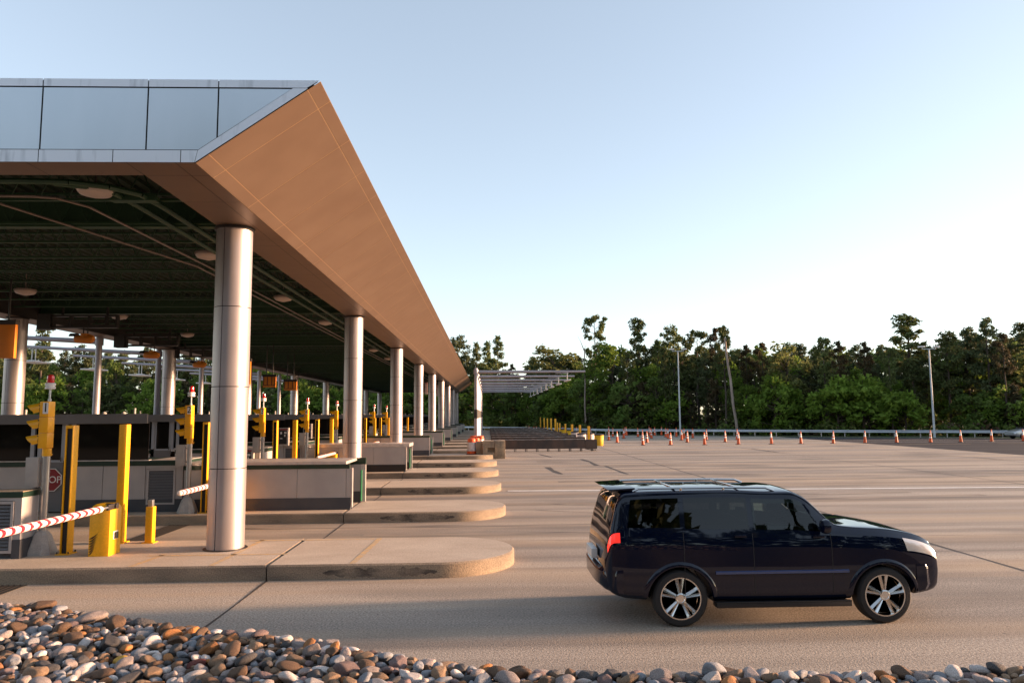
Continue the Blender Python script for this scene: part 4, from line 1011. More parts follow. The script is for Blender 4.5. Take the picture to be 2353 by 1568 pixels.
def vehicle(name, label, cat, loc, rz, st, wheels, r, rr, paint, win, doors, ws, rw, head, tailr, suv=True):
    t = thing(name, label, cat, loc, rz=rz); S = Shell(st); hw = max(q[1] for q in st)
    body = S.body().obj('body', paint, t, angle=0); body.parent = None
    boolean_arches(body, wheels, r, hw); body.parent = t
    bm = bmesh.new(); bm.from_mesh(body.data); cut = []
    for f in bm.faces:                                        # openings behind the glazing
        c = f.calc_center_median()
        if c.z < .9: continue
        zl, zh = S.P(c.x, 6.16).z, S.P(c.x, 6.88).z
        for (xa, xb, xa2, xb2, va, vb) in win:
            u = (c.z - zl) / max(zh - zl, .01)
            if 0 < u < 1 and abs(c.y) > .5 and abs(f.normal.y) > .5 and lerp(xa, xa2, u) + .025 < c.x < lerp(xb, xb2, u) - .025: cut.append(f)
        if ws[0] + .03 < c.x < ws[1] - .03 and c.z > S.P(c.x, 8.25).z - .002 and abs(c.y) < S.P(c.x, 8.3).y and f.normal.z > .1: cut.append(f)
    bmesh.ops.delete(bm, geom=list(set(cut)), context='FACES'); bm.to_mesh(body.data); bm.free()
    fx = win[-1][0]
    for x in (fx + .35, fx - .55):
        for y in (-.36, .36): MB().box(x - .22, y - .24, .55, x + .28, y + .24, .80).prism([(x - .30, .78), (x - .14, .78), (x - .26, 1.32), (x - .38, 1.30)], 'Y', y - .23, y + .23).box(x - .40, y - .12, 1.34, x - .30, y + .12, 1.50).obj('seat', MT['seat'], t, bevel=.03)
    MB().prism([(ws[1] - .42, .70), (ws[1] - .1, .70), (ws[1] - .02, 1.10), (ws[1] - .40, 1.14)], 'Y', -.72, .72).obj('dashboard', MT['cartrim'], t, bevel=.03)
    for s in (-1, 1):
        for (xa, xb, xa2, xb2, va, vb) in win:
            S.patch(lambda u: (lerp(xa, xb, u), va), lambda u: (lerp(xa2, xb2, u), vb), .004, 14, 6, s).obj('side_window', MT['carglass_front' if xa == fx else 'carglass_rear'], t, angle=60)
        for x in doors:
            S.patch(lambda u: (x, lerp(S.vz(x, .42), 6.0, u)), lambda u: (x + .010, lerp(S.vz(x + .010, .42), 6.0, u)), .0015, 24, 1, s).obj('door_gap', MT['gap'], t, angle=60)
        for x in [d - .17 for d in doors[1:]]:
            q = S.off(x, 5.72, .012); MB().box(x - .08, min(s * q.y, s * (q.y + .03)), q.z - .016, x + .08, max(s * q.y, s * (q.y + .03)), q.z + .016).obj('door_handle', paint, t, bevel=.008)
        S.patch(lambda u: (lerp(*head[0], u), head[1][0]), lambda u: (lerp(head[2][0], head[2][1], u), head[1][1]), .006, 12, 6, s).obj('headlight', MT['headlamp'], t, angle=60)
        S.patch(lambda u: (lerp(*tailr[0], u), tailr[1][0]), lambda u: (lerp(*tailr[0], u), tailr[1][1]), .006, 10, 8, s).obj('taillight', MT['tail'], t, angle=60)
        mx = win[-1][1] - .06; q = S.off(mx, 6.12, 0)
        MB().lathe([(.02, -.07), (.085, -.05), (.10, .0), (.09, .04), (.03, .055)], (mx, s * (q.y + .16), q.z + .085), n=16, axis='X').box(mx - .03, min(s * (q.y - .02), s * (q.y + .1)), q.z + .02, mx + .03, max(s * (q.y - .02), s * (q.y + .1)), q.z + .06).obj('wing_mirror', paint, t)
        for x in wheels: wheel(t, x, s * (hw - .125), r, rr, s)
    for nm, (xa, xb), (v0, v1) in (('windscreen', ws, (8.2, 10)), ('rear_window', rw, (8.2, 10))):
        b = MB()
        for s in (-1, 1):
            P = []
            for i in range(9):
                x = lerp(xa, xb, i / 8); row = []
                for j in range(9): q = S.off(x, lerp(v0, v1, j / 8) if j < 8 else 9.999, .004); row.append((q.x, s * q.y, q.z))
                P.append(row)
            b.grid(P)
        b.obj(nm, MT['carglass_front' if nm == 'windscreen' else 'carglass'], t, angle=60)
    b = MB()
    for x in wheels: b.box(x - .40, -hw + .33, r - .05, x + .40, hw - .33, .70)
    b.tube((wheels[0], -hw + .2, r), (wheels[0], hw - .2, r), .05).tube((wheels[1], -hw + .2, r), (wheels[1], hw - .2, r), .05)
    b.obj('underbody', MT['cartrim'], t, angle=0)
    return t, S
SUV = [(-.01, .76, .56, .92, .97, .70), (.02, .84, .50, 1.02, 1.09, .80), (.06, .90, .45, 1.20, 1.26, .84), (.11, .915, .42, 1.245, 1.45, .82), (.19, .92, .39, 1.255, 1.68, .79), (.28, .93, .37, 1.255, 1.765, .775), (.9, .935, .34, 1.245, 1.79, .77), (1.7, .935, .315, 1.225, 1.795, .77), (2.35, .935, .31, 1.21, 1.77, .77),
       (2.60, .935, .31, 1.205, 1.768, .77), (2.78, .935, .31, 1.20, 1.70, .78), (2.95, .935, .31, 1.20, 1.555, .795), (3.10, .935, .31, 1.195, 1.395, .815), (3.20, .935, .315, 1.19, 1.32, .825), (3.40, .932, .33, 1.175, 1.285, .82), (3.9, .925, .35, 1.14, 1.245, .79), (4.25, .91, .37, 1.085, 1.185, .77), (4.45, .89, .40, 1.02, 1.115, .76), (4.57, .86, .44, .93, 1.02, .74), (4.62, .80, .50, .84, .91, .70)]
CAR_X = 1.60
suv, SS = vehicle('passenger_suv', 'dark navy passenger SUV with roof rack driving along the nearest lane', 'car', (CAR_X, 10.96, 0), 0, SUV, (.99, 3.79), .375, .275, MT['navy'],
                  [(.30, 1.02, .36, 1.02, 6.12, 6.93), (1.09, 1.97, 1.09, 1.97, 6.10, 6.93), (2.04, 3.02, 2.04, 2.74, 6.10, 6.92)], [1.05, 2.0, 3.08], (2.66, 3.19), (.075, .24), ((4.14, 4.57), (4.95, 6.1), (4.10, 4.55)), ((.03, .19), (5.1, 5.9)))
for s in (-1, 1):
    P = [(x, s * .66, 1.775 + dz * .6) for x, dz in ((.42, .0), (.5, .055), (.7, .065), (1.9, .065), (2.3, .05), (2.42, -.02))]
    b = MB().path(P, .017, 8)
    for x in (1.1, 1.7): b.tube((x, s * .66, 1.75), (x, s * .66, 1.81), .02, n=8)
    b.obj('roof_rail', MT['chrome'], suv)
    q = SS.off(2.4, SS.vz(2.4, .72), 0); y = q.y
    b = MB()
    P0, P1 = [], []
    rows_ = [[(x, s * (SS.off(x, SS.vz(x, z), d).y), z) for z, d in ((.685, .0), (.69, .014), (.72, .018), (.73, .0))] for x in np.linspace(1.47, 3.30, 14)]
    MB().grid(rows_).obj('side_moulding', MT['bluetrim'], suv, angle=50)
    MB().box(1.46, min(s * .80, s * .985), .255, 3.30, max(s * .80, s * .985), .315).box(1.46, min(s * .93, s * .99), .315, 3.30, max(s * .93, s * .99), .335).obj('running_board', MT['cartrim'], suv, bevel=.012)
    for xw in (.99, 3.79):                                    # flared arch lips
        P = []
        for i in range(25):
            a = lerp(R(6), R(174), i / 24); row = []
            for rad, d in ((.445, .0), (.452, .022), (.485, .026), (.515, .0)):
                x, z = xw + math.cos(a) * rad, .345 + math.sin(a) * rad; vv = SS.vz(x, max(z, .36)); row.append((x, s * (SS.P(x, vv).y + d), z))
            P.append(row)
        MB().grid(P).obj('arch_flare', MT['navy'], suv, angle=60)
def bumper(x0, x1, zz, hw_, m, name):
    b = MB(); P = []
    for i in range(25):
        y = lerp(-1, 1, i / 24); k = (1 - abs(y) ** 5); row = []
        for u, z in ((0, zz[0]), (.75, zz[0] + .02), (1, zz[0] + .09), (1, zz[1] - .05), (.85, zz[1] - .01), (0, zz[1])):
            row.append((lerp(x0, lerp(x0 + (x1 - x0) * .3, x1, k), u), y * hw_, z))
        P.append(row)
    b.grid(P)
    b.add([P[0][j] for j in range(6)], [tuple(range(6))]); b.add([P[-1][j] for j in range(6)], [tuple(range(6))])
    return b.obj(name, m, suv, angle=40)
bumper(4.25, 4.72, (.42, .78), .915, MT['navy'], 'front_bumper'); bumper(.22, -.10, (.44, .76), .925, MT['navy'], 'rear_bumper')
MB().box(4.60, -.52, .80, 4.645, .52, .93).obj('grille', MT['cartrim'], suv, bevel=.015)
MB().box(-.115, -.26, .80, -.03, .26, .93).obj('number_plate', MT['white'], suv, bevel=.004)
MB().prism([(.12, 1.775), (.46, 1.79), (.46, 1.822), (.07, 1.80)], 'Y', -.66, .66).obj('roof_spoiler', MT['navy'], suv, bevel=.01)
for x in (1.0, 1.9): MB().box(x, -.66, 1.803, x + .04, .66, 1.82).obj('rack_bar', MT['chrome'], suv, bevel=.008)
SED = [(0, .70, .50, .80, .84, .62), (.05, .80, .40, .92, .97, .68), (.3, .88, .30, .98, 1.03, .70), (.75, .89, .24, .97, 1.10, .66), (1.0, .89, .22, .96, 1.24, .62), (1.45, .89, .20, .95, 1.41, .57), (2.1, .89, .20, .94, 1.45, .56), (2.6, .89, .20, .93, 1.38, .58), (3.0, .89, .20, .92, 1.18, .66), (3.35, .89, .21, .90, 1.0, .74), (3.9, .88, .24, .82, .90, .70), (4.35, .83, .30, .70, .76, .64), (4.5, .74, .40, .60, .64, .58)]
sp = at(2316, 996, 74.0)
sed, _ = vehicle('passenger_sedan', 'silver car entering at the right edge on the asphalt road', 'car', (sp.x + 4.6, 74.0, -.004), math.pi, SED, (.85, 3.6), .32, .21, MT['silver'],
                 [(1.05, 1.9, 1.35, 1.9, 6.12, 6.9), (1.97, 3.0, 1.97, 2.62, 6.12, 6.9)], [1.0, 1.93, 2.95], (2.55, 3.3), (.8, 1.35), ((3.95, 4.42), (4.9, 5.9), (3.9, 4.35)), ((.02, .25), (4.6, 5.9)))

# ------------------------------------------------------------------ cobble bank in the foreground
EDGE = [(-200, 1372), (0, 1382), (130, 1388), (300, 1410), (500, 1446), (750, 1478), (870, 1496), (1000, 1508), (1200, 1522), (1500, 1543), (1800, 1540), (2100, 1530), (2200, 1530), (2352, 1540), (2700, 1545)]
BZ = 1.18
ep = sorted([tuple(ground_at(x, y, BZ))[:2] for x, y in EDGE]); ex, ey = zip(*ep)
def edge_y(x): return float(np.interp(x, ex, ey))
def bank_z(x, y):
    e = edge_y(x) - y
    z = BZ - .06 + .05 * math.sin(x * 1.7 + y * 2.3) * math.sin(x * .9 - y * 1.1)
    return z if e > 0 else z + e * .62
b = MB(); P = []
for i in range(121):
    x = lerp(-9, 9, i / 120); row = []
    for j in range(61):
        y = lerp(1.5, 9.5, j / 60); row.append((x, y, max(-.02, bank_z(x, y) - .04)))
    P.append(row)
structure(b.grid(P).obj('rock_bank', MT['soil'], angle=80))
nr = np.random.RandomState(3)
def rock_proto(seed, sub):
    r_ = np.random.RandomState(seed); bm = bmesh.new(); bmesh.ops.create_icosphere(bm, subdivisions=sub, radius=1)
    ax = np.array((1.35 + r_.rand() * .35, 1.0 + r_.rand() * .1, .62 + r_.rand() * .3)); dirs = r_.randn(9, 3); dirs /= np.linalg.norm(dirs, axis=1)[:, None]; cut = .60 + r_.rand(9) * .33
    ph = r_.rand(6) * 6; fr = r_.randn(6, 3) * 1.6
    for v in bm.verts:
        p = np.array(v.co); k = 1.
        for d, c in zip(dirs, cut):
            q = p @ d
            if q > c: k = min(k, 1 - (q - c) * .92)
        k *= 1 + .045 * sum(math.sin(f @ p + a) for f, a in zip(fr, ph)) / 1.5
        v.co = Vector(p * k * ax)
    me = bpy.data.meshes.new('river_cobble'); bm.to_mesh(me); bm.free(); me.shade_smooth(); return me
NP = 16
protos = [rock_proto(40 + i, 4) for i in range(NP)]
for me in protos: me.materials.append(ROCK['tan'])
protos_lo = []
for i in range(NP):
    me = rock_proto(40 + i, 3); a = np.zeros(len(me.vertices) * 3); me.vertices.foreach_get('co', a); protos_lo.append((a.reshape(-1, 3), [tuple(p.vertices) for p in me.polygons])); bpy.data.meshes.remove(me)
names = ['pale pinkish grey', 'blue grey', 'brown', 'tan', 'dark grey', 'off white', 'orange', 'dull mauve', 'dark red']
wts = np.array([.19, .12, .18, .12, .16, .11, .055, .065, .0]); wts /= wts.sum()
def place_rocks():
    out = []; cell = {}; cs = .12
    def ok(x, y, r):
        ci, cj = int(x // cs), int(y // cs)
        for i in range(ci - 2, ci + 3):
            for j in range(cj - 2, cj + 3):
                for (a, c, q) in cell.get((i, j), ()):
                    if (a - x) ** 2 + (c - y) ** 2 < ((q + r) * .86) ** 2: return False
        return True
    for rad, tries in ((.074, 90), (.060, 600), (.048, 3000), (.039, 10000), (.030, 20000), (.023, 20000)):
        for _ in range(tries):
            x = nr.uniform(-5.6, 4.8); e = edge_y(x); y = nr.uniform(3.75, e + .35)
            r = rad * nr.uniform(.88, 1.14)
            if ok(x, y, r): out.append((x, y, r)); cell.setdefault((int(x // cs), int(y // cs)), []).append((x, y, r))
    return out
rocks = place_rocks()
def rock_pose(x, y, r):
    q = Quaternion((0, 0, 1), nr.uniform(0, 6.28)) @ Quaternion((1, 0, 0), nr.uniform(-.45, .45)) @ Quaternion((0, 1, 0), nr.uniform(-.4, .4))
    return q
def in_view(x, y):
    d = Vector((x, y, BZ - CAM_H)); f = d.dot(_f)
    u, v = d.dot(_r) / f * F_PX + 1176, -d.dot(_u) / f * F_PX + 783.8
    return -30 < u < 2385 and v < 1590, (r_px := F_PX / f)
key = []
for (x, y, r) in rocks:
    vis, s_ = in_view(x, y); key.append((r * s_ if vis else 0))
order = np.argsort(-np.array(key)); big = set(int(i) for i in order[:300])
uniq = {}
# two odd stones, placed where they lie in the bank
for px, py, nm in ((242, 1492, 'yellow'), (466, 1500, 'dark red')):
    q = ground_at(px, py, BZ); j = min(big, key=lambda k: (rocks[k][0] - q.x) ** 2 + (rocks[k][1] - q.y) ** 2 - (.002 if rocks[k][2] > .05 else 0)); uniq[j] = nm
SIZE = lambda r: 'large' if r > .052 else 'medium sized'
loV, loF, loM, off_ = [], [], [], 0
mats_lo = [ROCK[n] for n in names]
for i, (x, y, r) in enumerate(rocks):
    q = rock_pose(x, y, r); z = bank_z(x, y) + r * .22 + nr.uniform(-.2, .35) * r
    if edge_y(x) - y < .2: z = min(z, BZ + .03)
    s_ = r * .92; ci = int(nr.choice(len(names), p=wts)); pi_ = int(nr.randint(NP))
    if i in big:
        o = bpy.data.objects.new('river_cobble', protos[pi_]); COL.objects.link(o)
        o.rotation_mode = 'QUATERNION'; o.rotation_quaternion = q; o.scale = (s_, s_, s_); o.location = (x, y, z)
        cn_ = uniq.get(i, names[ci]); o.material_slots[0].link = 'OBJECT'; o.material_slots[0].material = ROCK[cn_]
        L = {'yellow': 'single bright yellow cobble in the foreground rock bank', 'dark red': 'smooth dark red cobble'}.get(cn_, f'{SIZE(r)} {cn_} rounded cobble in the foreground rock bank')
        if i in uniq and cn_ == 'dark red': L = 'smooth dark red cobble right of the yellow one'
        tag(o, L, 'cobble', f'{SIZE(r)} {cn_} cobbles of the foreground bank')
        if i in uniq: o['group'] = 'odd coloured cobbles of the foreground bank'
    else:
        V, Fc = protos_lo[pi_]; Rm = np.array(q.to_matrix()); loV.append((V * s_) @ Rm.T + np.array((x, y, z)))
        loF += [tuple(k + off_ for k in f) for f in Fc]; loM += [ci] * len(Fc); off_ += len(V)
for _ in range(2600):                                         # filler stones wedged in the gaps below
    x = nr.uniform(-5.8, 5.0); y = nr.uniform(3.7, edge_y(x) + .5); r = nr.uniform(.022, .045); pi_ = int(nr.randint(NP))
    V, Fc = protos_lo[pi_]; V = V[:]; Rm = np.array(rock_pose(x, y, r).to_matrix()); loV.append((V * r) @ Rm.T + np.array((x, y, bank_z(x, y) - .025)))
    loF += [tuple(k + off_ for k in f) for f in Fc]; loM += [int(nr.choice(len(names), p=wts))] * len(Fc); off_ += len(V)
me = bpy.data.meshes.new('small_cobbles'); me.from_pydata(np.concatenate(loV).tolist(), [], loF)
for m in mats_lo: me.materials.append(m)
me.polygons.foreach_set('material_index', loM); me.shade_smooth()
tag(link('small_cobbles', me), 'mass of smaller mixed river stones filling the foreground bank', 'gravel', kind='stuff')

# ------------------------------------------------------------------ trees
def leaves(bm_, c, n, rad, size, asp, rs, flat=1.):
    """n small leaf cards scattered in a ball round c"""
    p = rs.randn(n, 3); p /= np.linalg.norm(p, axis=1)[:, None]; p *= (rs.rand(n, 1) ** .5) * rad; p[:, 2] *= flat; p += np.array(c)
    u = rs.randn(n, 3); u /= np.linalg.norm(u, axis=1)[:, None]; w_ = rs.randn(n, 3); w_ = np.cross(u, w_); w_ /= np.linalg.norm(w_, axis=1)[:, None]
    sz = size * (.6 + .8 * rs.rand(n, 1)); a, b_ = u * sz, w_ * sz * asp
    bm_.append(np.stack([p - a, p - b_ * .9, p + a, p + b_ * .9], 1))
def crown_mesh(name, chunks, m):
    V = np.concatenate(chunks).reshape(-1, 3); n = len(V) // 4
    me = bpy.data.meshes.new(name); me.from_pydata(V.tolist(), [], (np.arange(n * 4).reshape(-1, 4)).tolist()); me.materials.append(m); return me
def trunk_mb(h, r0, r1, lean, rs, seg=8):
    b = MB(); pts = [Vector((lean[0] * (i / seg) ** 1.3 * h + rs.randn() * .012 * h * (0 < i < seg) * .5, lean[1] * i / seg * h, h * i / seg)) for i in range(seg + 1)]
    for i in range(seg): b.tube(pts[i], pts[i + 1], lerp(r0, r1, i / seg), lerp(r0, r1, (i + 1) / seg), n=8, cap=False)
    def at_(z): k = min(max(z / h * seg, 0), seg - 1e-6); i = int(k); return pts[i].lerp(pts[i + 1], k - i)
    return b, at_
def pine(seed, h, cb, rmax, shape, nb, dens, m, lean=(0, 0), tuft=.55):
    """pine: cb crown base fraction, shape(t) radius profile over the crown (t 0 base .. 1 top)"""
    rs = np.random.RandomState(seed); b, ta = trunk_mb(h, .011 * h + .08, .03, lean, rs); ch = []
    for i in range(nb):
        t = (i + rs.rand()) / nb; z = h * lerp(cb, .985, t); o = ta(z); a = rs.rand() * 6.283 + i * 2.4; L = rmax * shape(t) * rs.uniform(.55, 1.15)
        up = lerp(.02, .75, t ** 1.5) + rs.uniform(-.12, .2)
        d = Vector((math.cos(a), math.sin(a), up)).normalized(); e = o + d * L
        b.tube(o, e, max(.02, .05 * L / 3), .012, n=4, cap=False)
        k = max(1, int(L / .75))
        for j in range(k):
            q = o.lerp(e, lerp(.42, 1.0, (j + .6) / k)); q = (q.x + rs.randn() * .18, q.y + rs.randn() * .18, q.z + .1 + rs.randn() * .12)
            leaves(ch, q, dens, tuft * rs.uniform(.8, 1.3), .30, .36, rs, .62)
    leaves(ch, tuple(ta(h * .985)), dens, tuft * .8, .22, .34, rs, 1.)
    return b.mesh('trunk', MT['bark'], 60, fixn=False), crown_mesh('crown', ch, m)
def broad(seed, h, cb, rx, m, lumps, dens, lump_r, lean=(0, 0), size=.26):
    rs = np.random.RandomState(seed); b, ta = trunk_mb(h * .8, .012 * h + .07, .04, lean, rs); ch = []
    for i in range(lumps):
        t = rs.rand(); zz = lerp(cb, 1., t); prof = math.sin(math.pi * min(1, .12 + .80 * t)) ** .6
        a = rs.rand() * 6.283; rad = rx * prof * (rs.rand() ** .45); c = (math.cos(a) * rad, math.sin(a) * rad, h * zz * rs.uniform(.93, 1.04))
        o = ta(min(h * .78, c[2] * .8)); b.tube(o, c, .05, .015, n=4, cap=False)
        leaves(ch, c, dens, lump_r * rs.uniform(.6, 1.25), size, .62, rs, .8)
    return b.mesh('trunk', MT['bark'], 60, fixn=False), crown_mesh('crown', ch, m)
flat_top = lambda t: (.55 + .6 * t) * (1 if t < .8 else max(.25, (1 - t) * 5)) * .95
cone_ = lambda t: (1 - t) ** .8 * .95 + .12
oval = lambda t: math.sin(math.pi * (.12 + .82 * t)) ** .8
tall_ = lambda t: .42 + .5 * math.sin(math.pi * (.05 + .9 * t))
TP = {                                                        # unit height 15 m
    'tall_pine_a': pine(11, 15, .52, 2.4, flat_top, 30, 40, MT['pine']), 'tall_pine_b': pine(12, 15, .42, 2.5, cone_, 40, 36, MT['pine']), 'tall_pine_c': pine(13, 15, .58, 2.0, oval, 28, 38, MT['pine_brown']),
    'pine_a': pine(21, 15, .32, 2.7, oval, 62, 26, MT['pine_dark']), 'pine_b': pine(22, 15, .36, 3.0, tall_, 60, 26, MT['pine']), 'pine_c': pine(23, 15, .40, 2.5, oval, 50, 28, MT['pine_dark'], tuft=.65), 'pine_d': pine(24, 15, .22, 2.7, cone_, 64, 26, MT['pine']),
    'leaf_a': broad(31, 13, .22, 3.3, MT['leaf'], 60, 60, 1.1), 'leaf_b': broad(32, 13, .15, 3.6, MT['leaf_olive'], 70, 56, 1.0), 'leaf_c': broad(33, 13, .1, 3.0, MT['shrub'], 60, 60, 1.05),
    'small_pine': pine(41, 7, .08, 1.9, cone_, 46, 24, MT['pine'], tuft=.5), 'small_pine_brown': pine(42, 7, .1, 1.8, cone_, 44, 24, MT['pine_brown'], tuft=.5),
    'bush': broad(51, 4.5, .12, 2.4, MT['shrub'], 36, 50, .8, size=.2), 'bush_bright': broad(52, 4.5, .1, 2.2, MT['leaf'], 34, 50, .8, size=.2), 'bush_red': broad(53, 4.5, .12, 2.3, MT['shrub_red'], 34, 44, .75, size=.17),
    'sapling': broad(61, 4, .35, .75, MT['leaf'], 14, 24, .42, size=.14)}
PH = {k: 15 for k in TP}; PH.update(leaf_a=13.3, leaf_b=13.3, leaf_c=13.3, small_pine=7, small_pine_brown=7, bush=4.6, bush_bright=4.6, bush_red=4.6, sapling=4.2)
KIND = {'tall_pine': ('pine_tree', 'tall thin pine with bare lower trunk'), 'pine': ('pine_tree', 'dense dark pine'), 'leaf': ('broadleaf_tree', 'leafy green broadleaf tree'), 'small_pine': ('young_pine_tree', 'young low pine'), 'bush': ('bush', 'low leafy bush'), 'sapling': ('sapling', 'slender young tree')}
def kind_of(k):
    for p_ in ('tall_pine', 'small_pine', 'pine', 'leaf', 'bush', 'sapling'):
        if k.startswith(p_): return p_
tr = random.Random(5)
def plant(k, x, y, h, label=None, wide=1., lean=0., leany=0.):
    kd = kind_of(k); nm, base = KIND[kd]
    t = thing(nm, label or f'{base} in the wood behind the guardrail', 'tree' if kd != 'bush' else 'bush', (x, y, -.03), None if label else f'{base}s in the wood')
    s_ = h / PH[k]; t.scale = (s_ * wide, s_ * wide, s_); t.rotation_euler = (leany, lean, tr.uniform(0, 6.28) if not (lean or leany) else 0)
    link('trunk', TP[k][0], t); link('crown', TP[k][1], t)
    return t
def line_depth(px, back):
    """distance of a point on the pixel column px that lies back metres behind the guardrail"""
    d = ray(px, 955); lo, hi = 20., 400.
    for _ in range(40):
        Y = (lo + hi) / 2; x = d.x / d.y * Y
        if Y < rail_y(x) + back: lo = Y
        else: hi = Y
    return lo
LAMPS = [o.location.copy() for o in bpy.data.objects if o.name.startswith('lamp_post')]
def plant_px(k, px, top, back, label=None, wide=1., lean=0.):
    Y = line_depth(px, back); q = at(px, top, Y)
    if not label and any((q.x - l.x) ** 2 + (Y - l.y) ** 2 < (7 if back < 11 else 5) ** 2 and Y - l.y < 8 for l in LAMPS): return
    return plant(k, q.x, Y, q.z + .03, label, wide, lean)
NAMED = [('tall_pine_a', 1365, 728, 14, 'tall pine with small flat crown beside the bright broadleaf tree', .75), ('tall_pine_b', 1466, 735, 15, 'tall pine with layered branches, second highest left of the near lamp post', .95),
         ('tall_pine_c', 1641, 757, 12, 'thin pine with sparse crown just left of the leaning pale trunk', .7), ('tall_pine_a', 1600, 762, 13, 'pine with spreading flat crown right of the middle lamp post', 1.0),
         ('tall_pine_b', 2083, 727, 13, 'tallest pine at the right, standing clear of the treetops with a broad crown', 1.5), ('tall_pine_b', 1095, 790, 18, 'leftmost of three thin pines beside the canopy end', .8), ('tall_pine_b', 1119, 787, 19, 'middle of three thin pines beside the canopy end', .8), ('tall_pine_b', 1143, 774, 18, 'rightmost of three thin pines beside the canopy end', .85),
         ('pine_c', 1052, 776, 22, 'dark pine crown right behind the far tip of the canopy', .9), ('leaf_a', 1405, 792, 10, 'large bright green broadleaf tree left of the layered pine', 1.25), ('leaf_b', 1275, 797, 20, 'pale olive broadleaf tree above the sensor mast arms', 1.7), ('leaf_b', 1805, 793, 9, 'pale green willowy tree right of the leaning trunk', 1.1),
         ('pine_b', 1545, 758, 18, 'dense pine just left of the middle lamp post', .8), ('pine_d', 1510, 783, 17, 'pointed pine between the layered pine and the lamp post', .8), ('pine_b', 2172, 772, 10, 'rounded pine just right of the far right lamp post', 1.0), ('pine_a', 2262, 738, 10, 'tall dense pine near the right edge', .95), ('pine_c', 2215, 757, 13, 'dense pine between two right edge pines', .9), ('pine_a', 2345, 748, 12, 'dense dark pine at the right edge', 1.1),
         ('tall_pine_b', 100, 742, 6, 'thin pine rising into the sky gap beside the left column', .9), ('sapling', 303, 927, 3, 'small bright sapling above the nearest booth roof', 1.3), ('sapling', 397, 930, 2, 'small bright sapling beside the left mast pole', 1.1)]
for k, px, top, back, lab, wd in NAMED: plant_px(k, px, top, back, lab, wd)
for px_, top, wd in ((1175, 838, .7), (1225, 822, .7), (1440, 812, .75), (1525, 800, .7), (1580, 792, .7), (1712, 795, .7), (1748, 790, .75), (1890, 778, .8), (1925, 786, .8), (1985, 788, .8), (2040, 800, .7), (2125, 808, .7), (2300, 770, .8)):
    plant_px(('tall_pine_a', 'tall_pine_b', 'tall_pine_c')[px_ % 3], px_, top, 6 + px_ % 5, wide=wd)
# dead trunks
def snag(px0, py0, px1, py1, back, label, r0, r1, fork=True):
    Y = line_depth(px0, back); a, c = at(px0, py0, Y), at(px1, py1, Y)
    t = thing('dead_tree', label, 'dead tree', (a.x, Y, -.03)); d = Vector((c.x - a.x, 0, c.z + .03)); b = MB(); n = 7
    for i in range(n): b.tube(d * (i / n) + Vector((.06 * math.sin(i * 2.), 0, 0)), d * ((i + 1) / n) + Vector((.06 * math.sin(i * 2. + 2), 0, 0)), lerp(r0, r1, i / n), lerp(r0, r1, (i + 1) / n), n=10, cap=False)
    b.obj('trunk', MT['deadwood'], t, angle=60, fixn=False)
    if fork:
        b = MB(); b.tube(d * .97, d * 1.05 + Vector((-.5, 0, .3)), r1, .03, n=6).tube(d * 1.05 + Vector((-.5, 0, .3)), d * 1.10 + Vector((-1., 0, .7)), .03, .01, n=5).tube(d * .97, d * 1.02 + Vector((.2, .1, .2)), r1, .02, n=5); b.obj('branch', MT['bark'], t)
    return t
snag(1345, 985, 1342, 800, 5, 'bare dead trunk with forked tip at the end of the mast arms', .16, .08)
snag(1693, 968, 1664, 775, 4, 'leaning pale bare trunk with a small crown', .20, .13, False)
Y = line_depth(1664, 4); q = at(1662, 752, Y); tt = plant('tall_pine_a', q.x, Y + .3, q.z, 'sparse flat pine crown over the leaning pale trunk', .7)
# the wood: back row of big pines, middle row, front row
px = -40
sky_line = [(-60, 770), (90, 785), (140, 795), (260, 790), (400, 800), (600, 800), (900, 800), (1030, 800), (1180, 835), (1330, 805), (1420, 800), (1500, 795), (1620, 778), (1720, 788), (1760, 785), (1870, 780), (1960, 790), (2050, 792), (2130, 800), (2200, 765), (2300, 762), (2400, 755)]
def skyl(p_): a, c = zip(*sky_line); return float(np.interp(p_, a, c))
while px < 2420:
    top = skyl(px) + tr.choice((2, 10, 18, 26, 40)) + tr.uniform(-4, 6); k = tr.choice(['pine_a', 'pine_b', 'pine_c', 'pine_a', 'pine_b', 'leaf_c'])
    plant_px(k, px, top, tr.uniform(20, 30), wide=tr.uniform(.8, 1.15)); px += tr.uniform(24, 40)
px = -40
while px < 2420:
    top = skyl(px) + tr.uniform(34, 85); k = tr.choice(['pine_b', 'pine_d', 'leaf_c', 'leaf_b', 'leaf_a', 'pine_a', 'leaf_a'])
    plant_px(k, px, top, tr.uniform(10, 18), wide=tr.uniform(.8, 1.1)); px += tr.uniform(30, 52)
px = -40
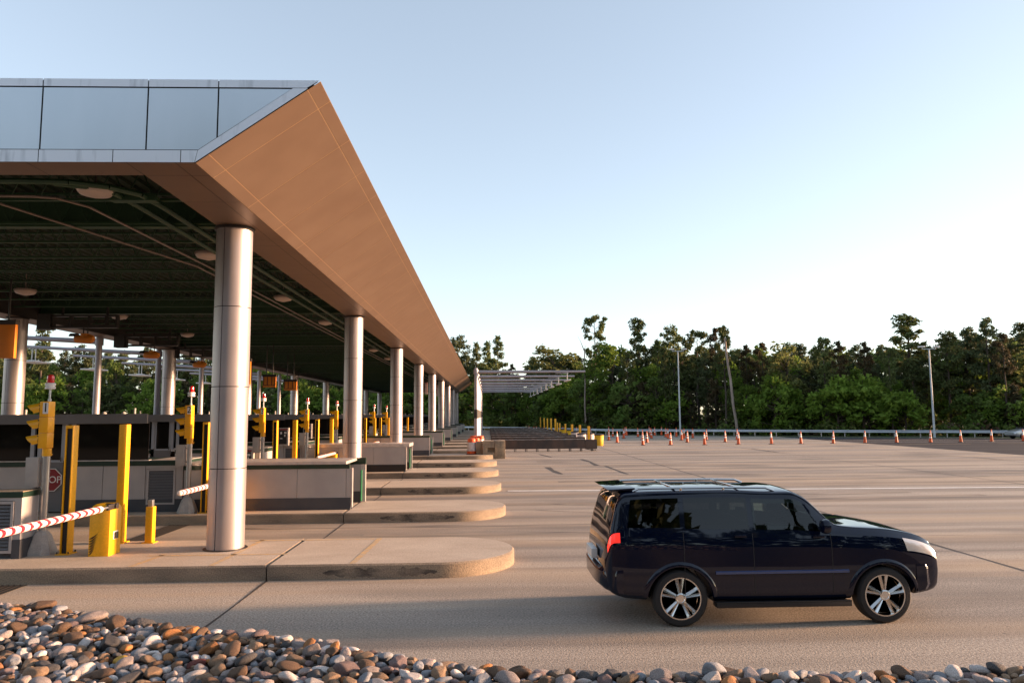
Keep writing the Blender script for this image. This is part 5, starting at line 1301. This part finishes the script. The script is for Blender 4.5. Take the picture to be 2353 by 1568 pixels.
while px < 2420:
    top = tr.uniform(868, 915); k = tr.choice(['small_pine', 'leaf_c', 'bush', 'bush_bright', 'leaf_a', 'bush_bright', 'small_pine_brown'])
    plant_px(k, px, top, tr.uniform(5, 9), wide=tr.uniform(.9, 1.3)); px += tr.uniform(22, 38)
# a fourth row closes the wood far back
px = -40
while px < 2420:
    top = skyl(px) + tr.uniform(10, 45); plant_px(tr.choice(['pine_a', 'pine_b', 'leaf_c', 'pine_d']), px, top, tr.uniform(32, 44), wide=tr.uniform(.95, 1.3)); px += tr.uniform(26, 44)
# one mass of undergrowth along the foot of the wood
rs = np.random.RandomState(77); ch = {0: [], 1: [], 2: []}
for i in range(1800):
    x = rs.uniform(-120, 85); y = rail_y(x) + rs.uniform(3.2, 9); hh = rs.uniform(.5, 2.6)
    if any(abs(x - l.x) < 3.5 for l in LAMPS): y += 3
    if i % 2 == 0: y += rs.uniform(6, 40); hh += 2.5
    k = 2 if rs.rand() < .12 else 1 if rs.rand() < .22 else 0
    leaves(ch[k], (x, y, hh * .45), 36, .62 * hh, .26, .6, rs, .75)
V = np.concatenate([np.concatenate(ch[k]).reshape(-1, 3) for k in range(3)]); cnt = [sum(len(c) for c in ch[k]) for k in range(3)]
me = bpy.data.meshes.new('undergrowth'); me.from_pydata(V.tolist(), [], np.arange(len(V)).reshape(-1, 4).tolist())
for m in ('shrub', 'leaf_olive', 'shrub_red'): me.materials.append(MT[m])
me.polygons.foreach_set('material_index', sum(([k] * cnt[k] for k in range(3)), []))
tag(link('undergrowth', me), 'tangled undergrowth along the foot of the wood behind the guardrail', 'undergrowth', kind='stuff')

# the wood behind the photographer, seen only in the glass, paint and metal
rs = np.random.RandomState(99); ch = []
for i in range(1300):
    x = rs.uniform(-110, 90); top = 19 + 3.6 * math.sin(x * .21) + 2.4 * math.sin(x * .53 + 1) + 1.2 * math.sin(x * 1.3); z = rs.uniform(0, top); leaves(ch, (x, -34 + rs.uniform(-5, 4), z), 26, 2.2, .8, .6, rs)
tag(link('woods', crown_mesh('woods', ch, MT['pine_dark'])), 'dark wood mirrored in the car windows', 'wood', kind='stuff')
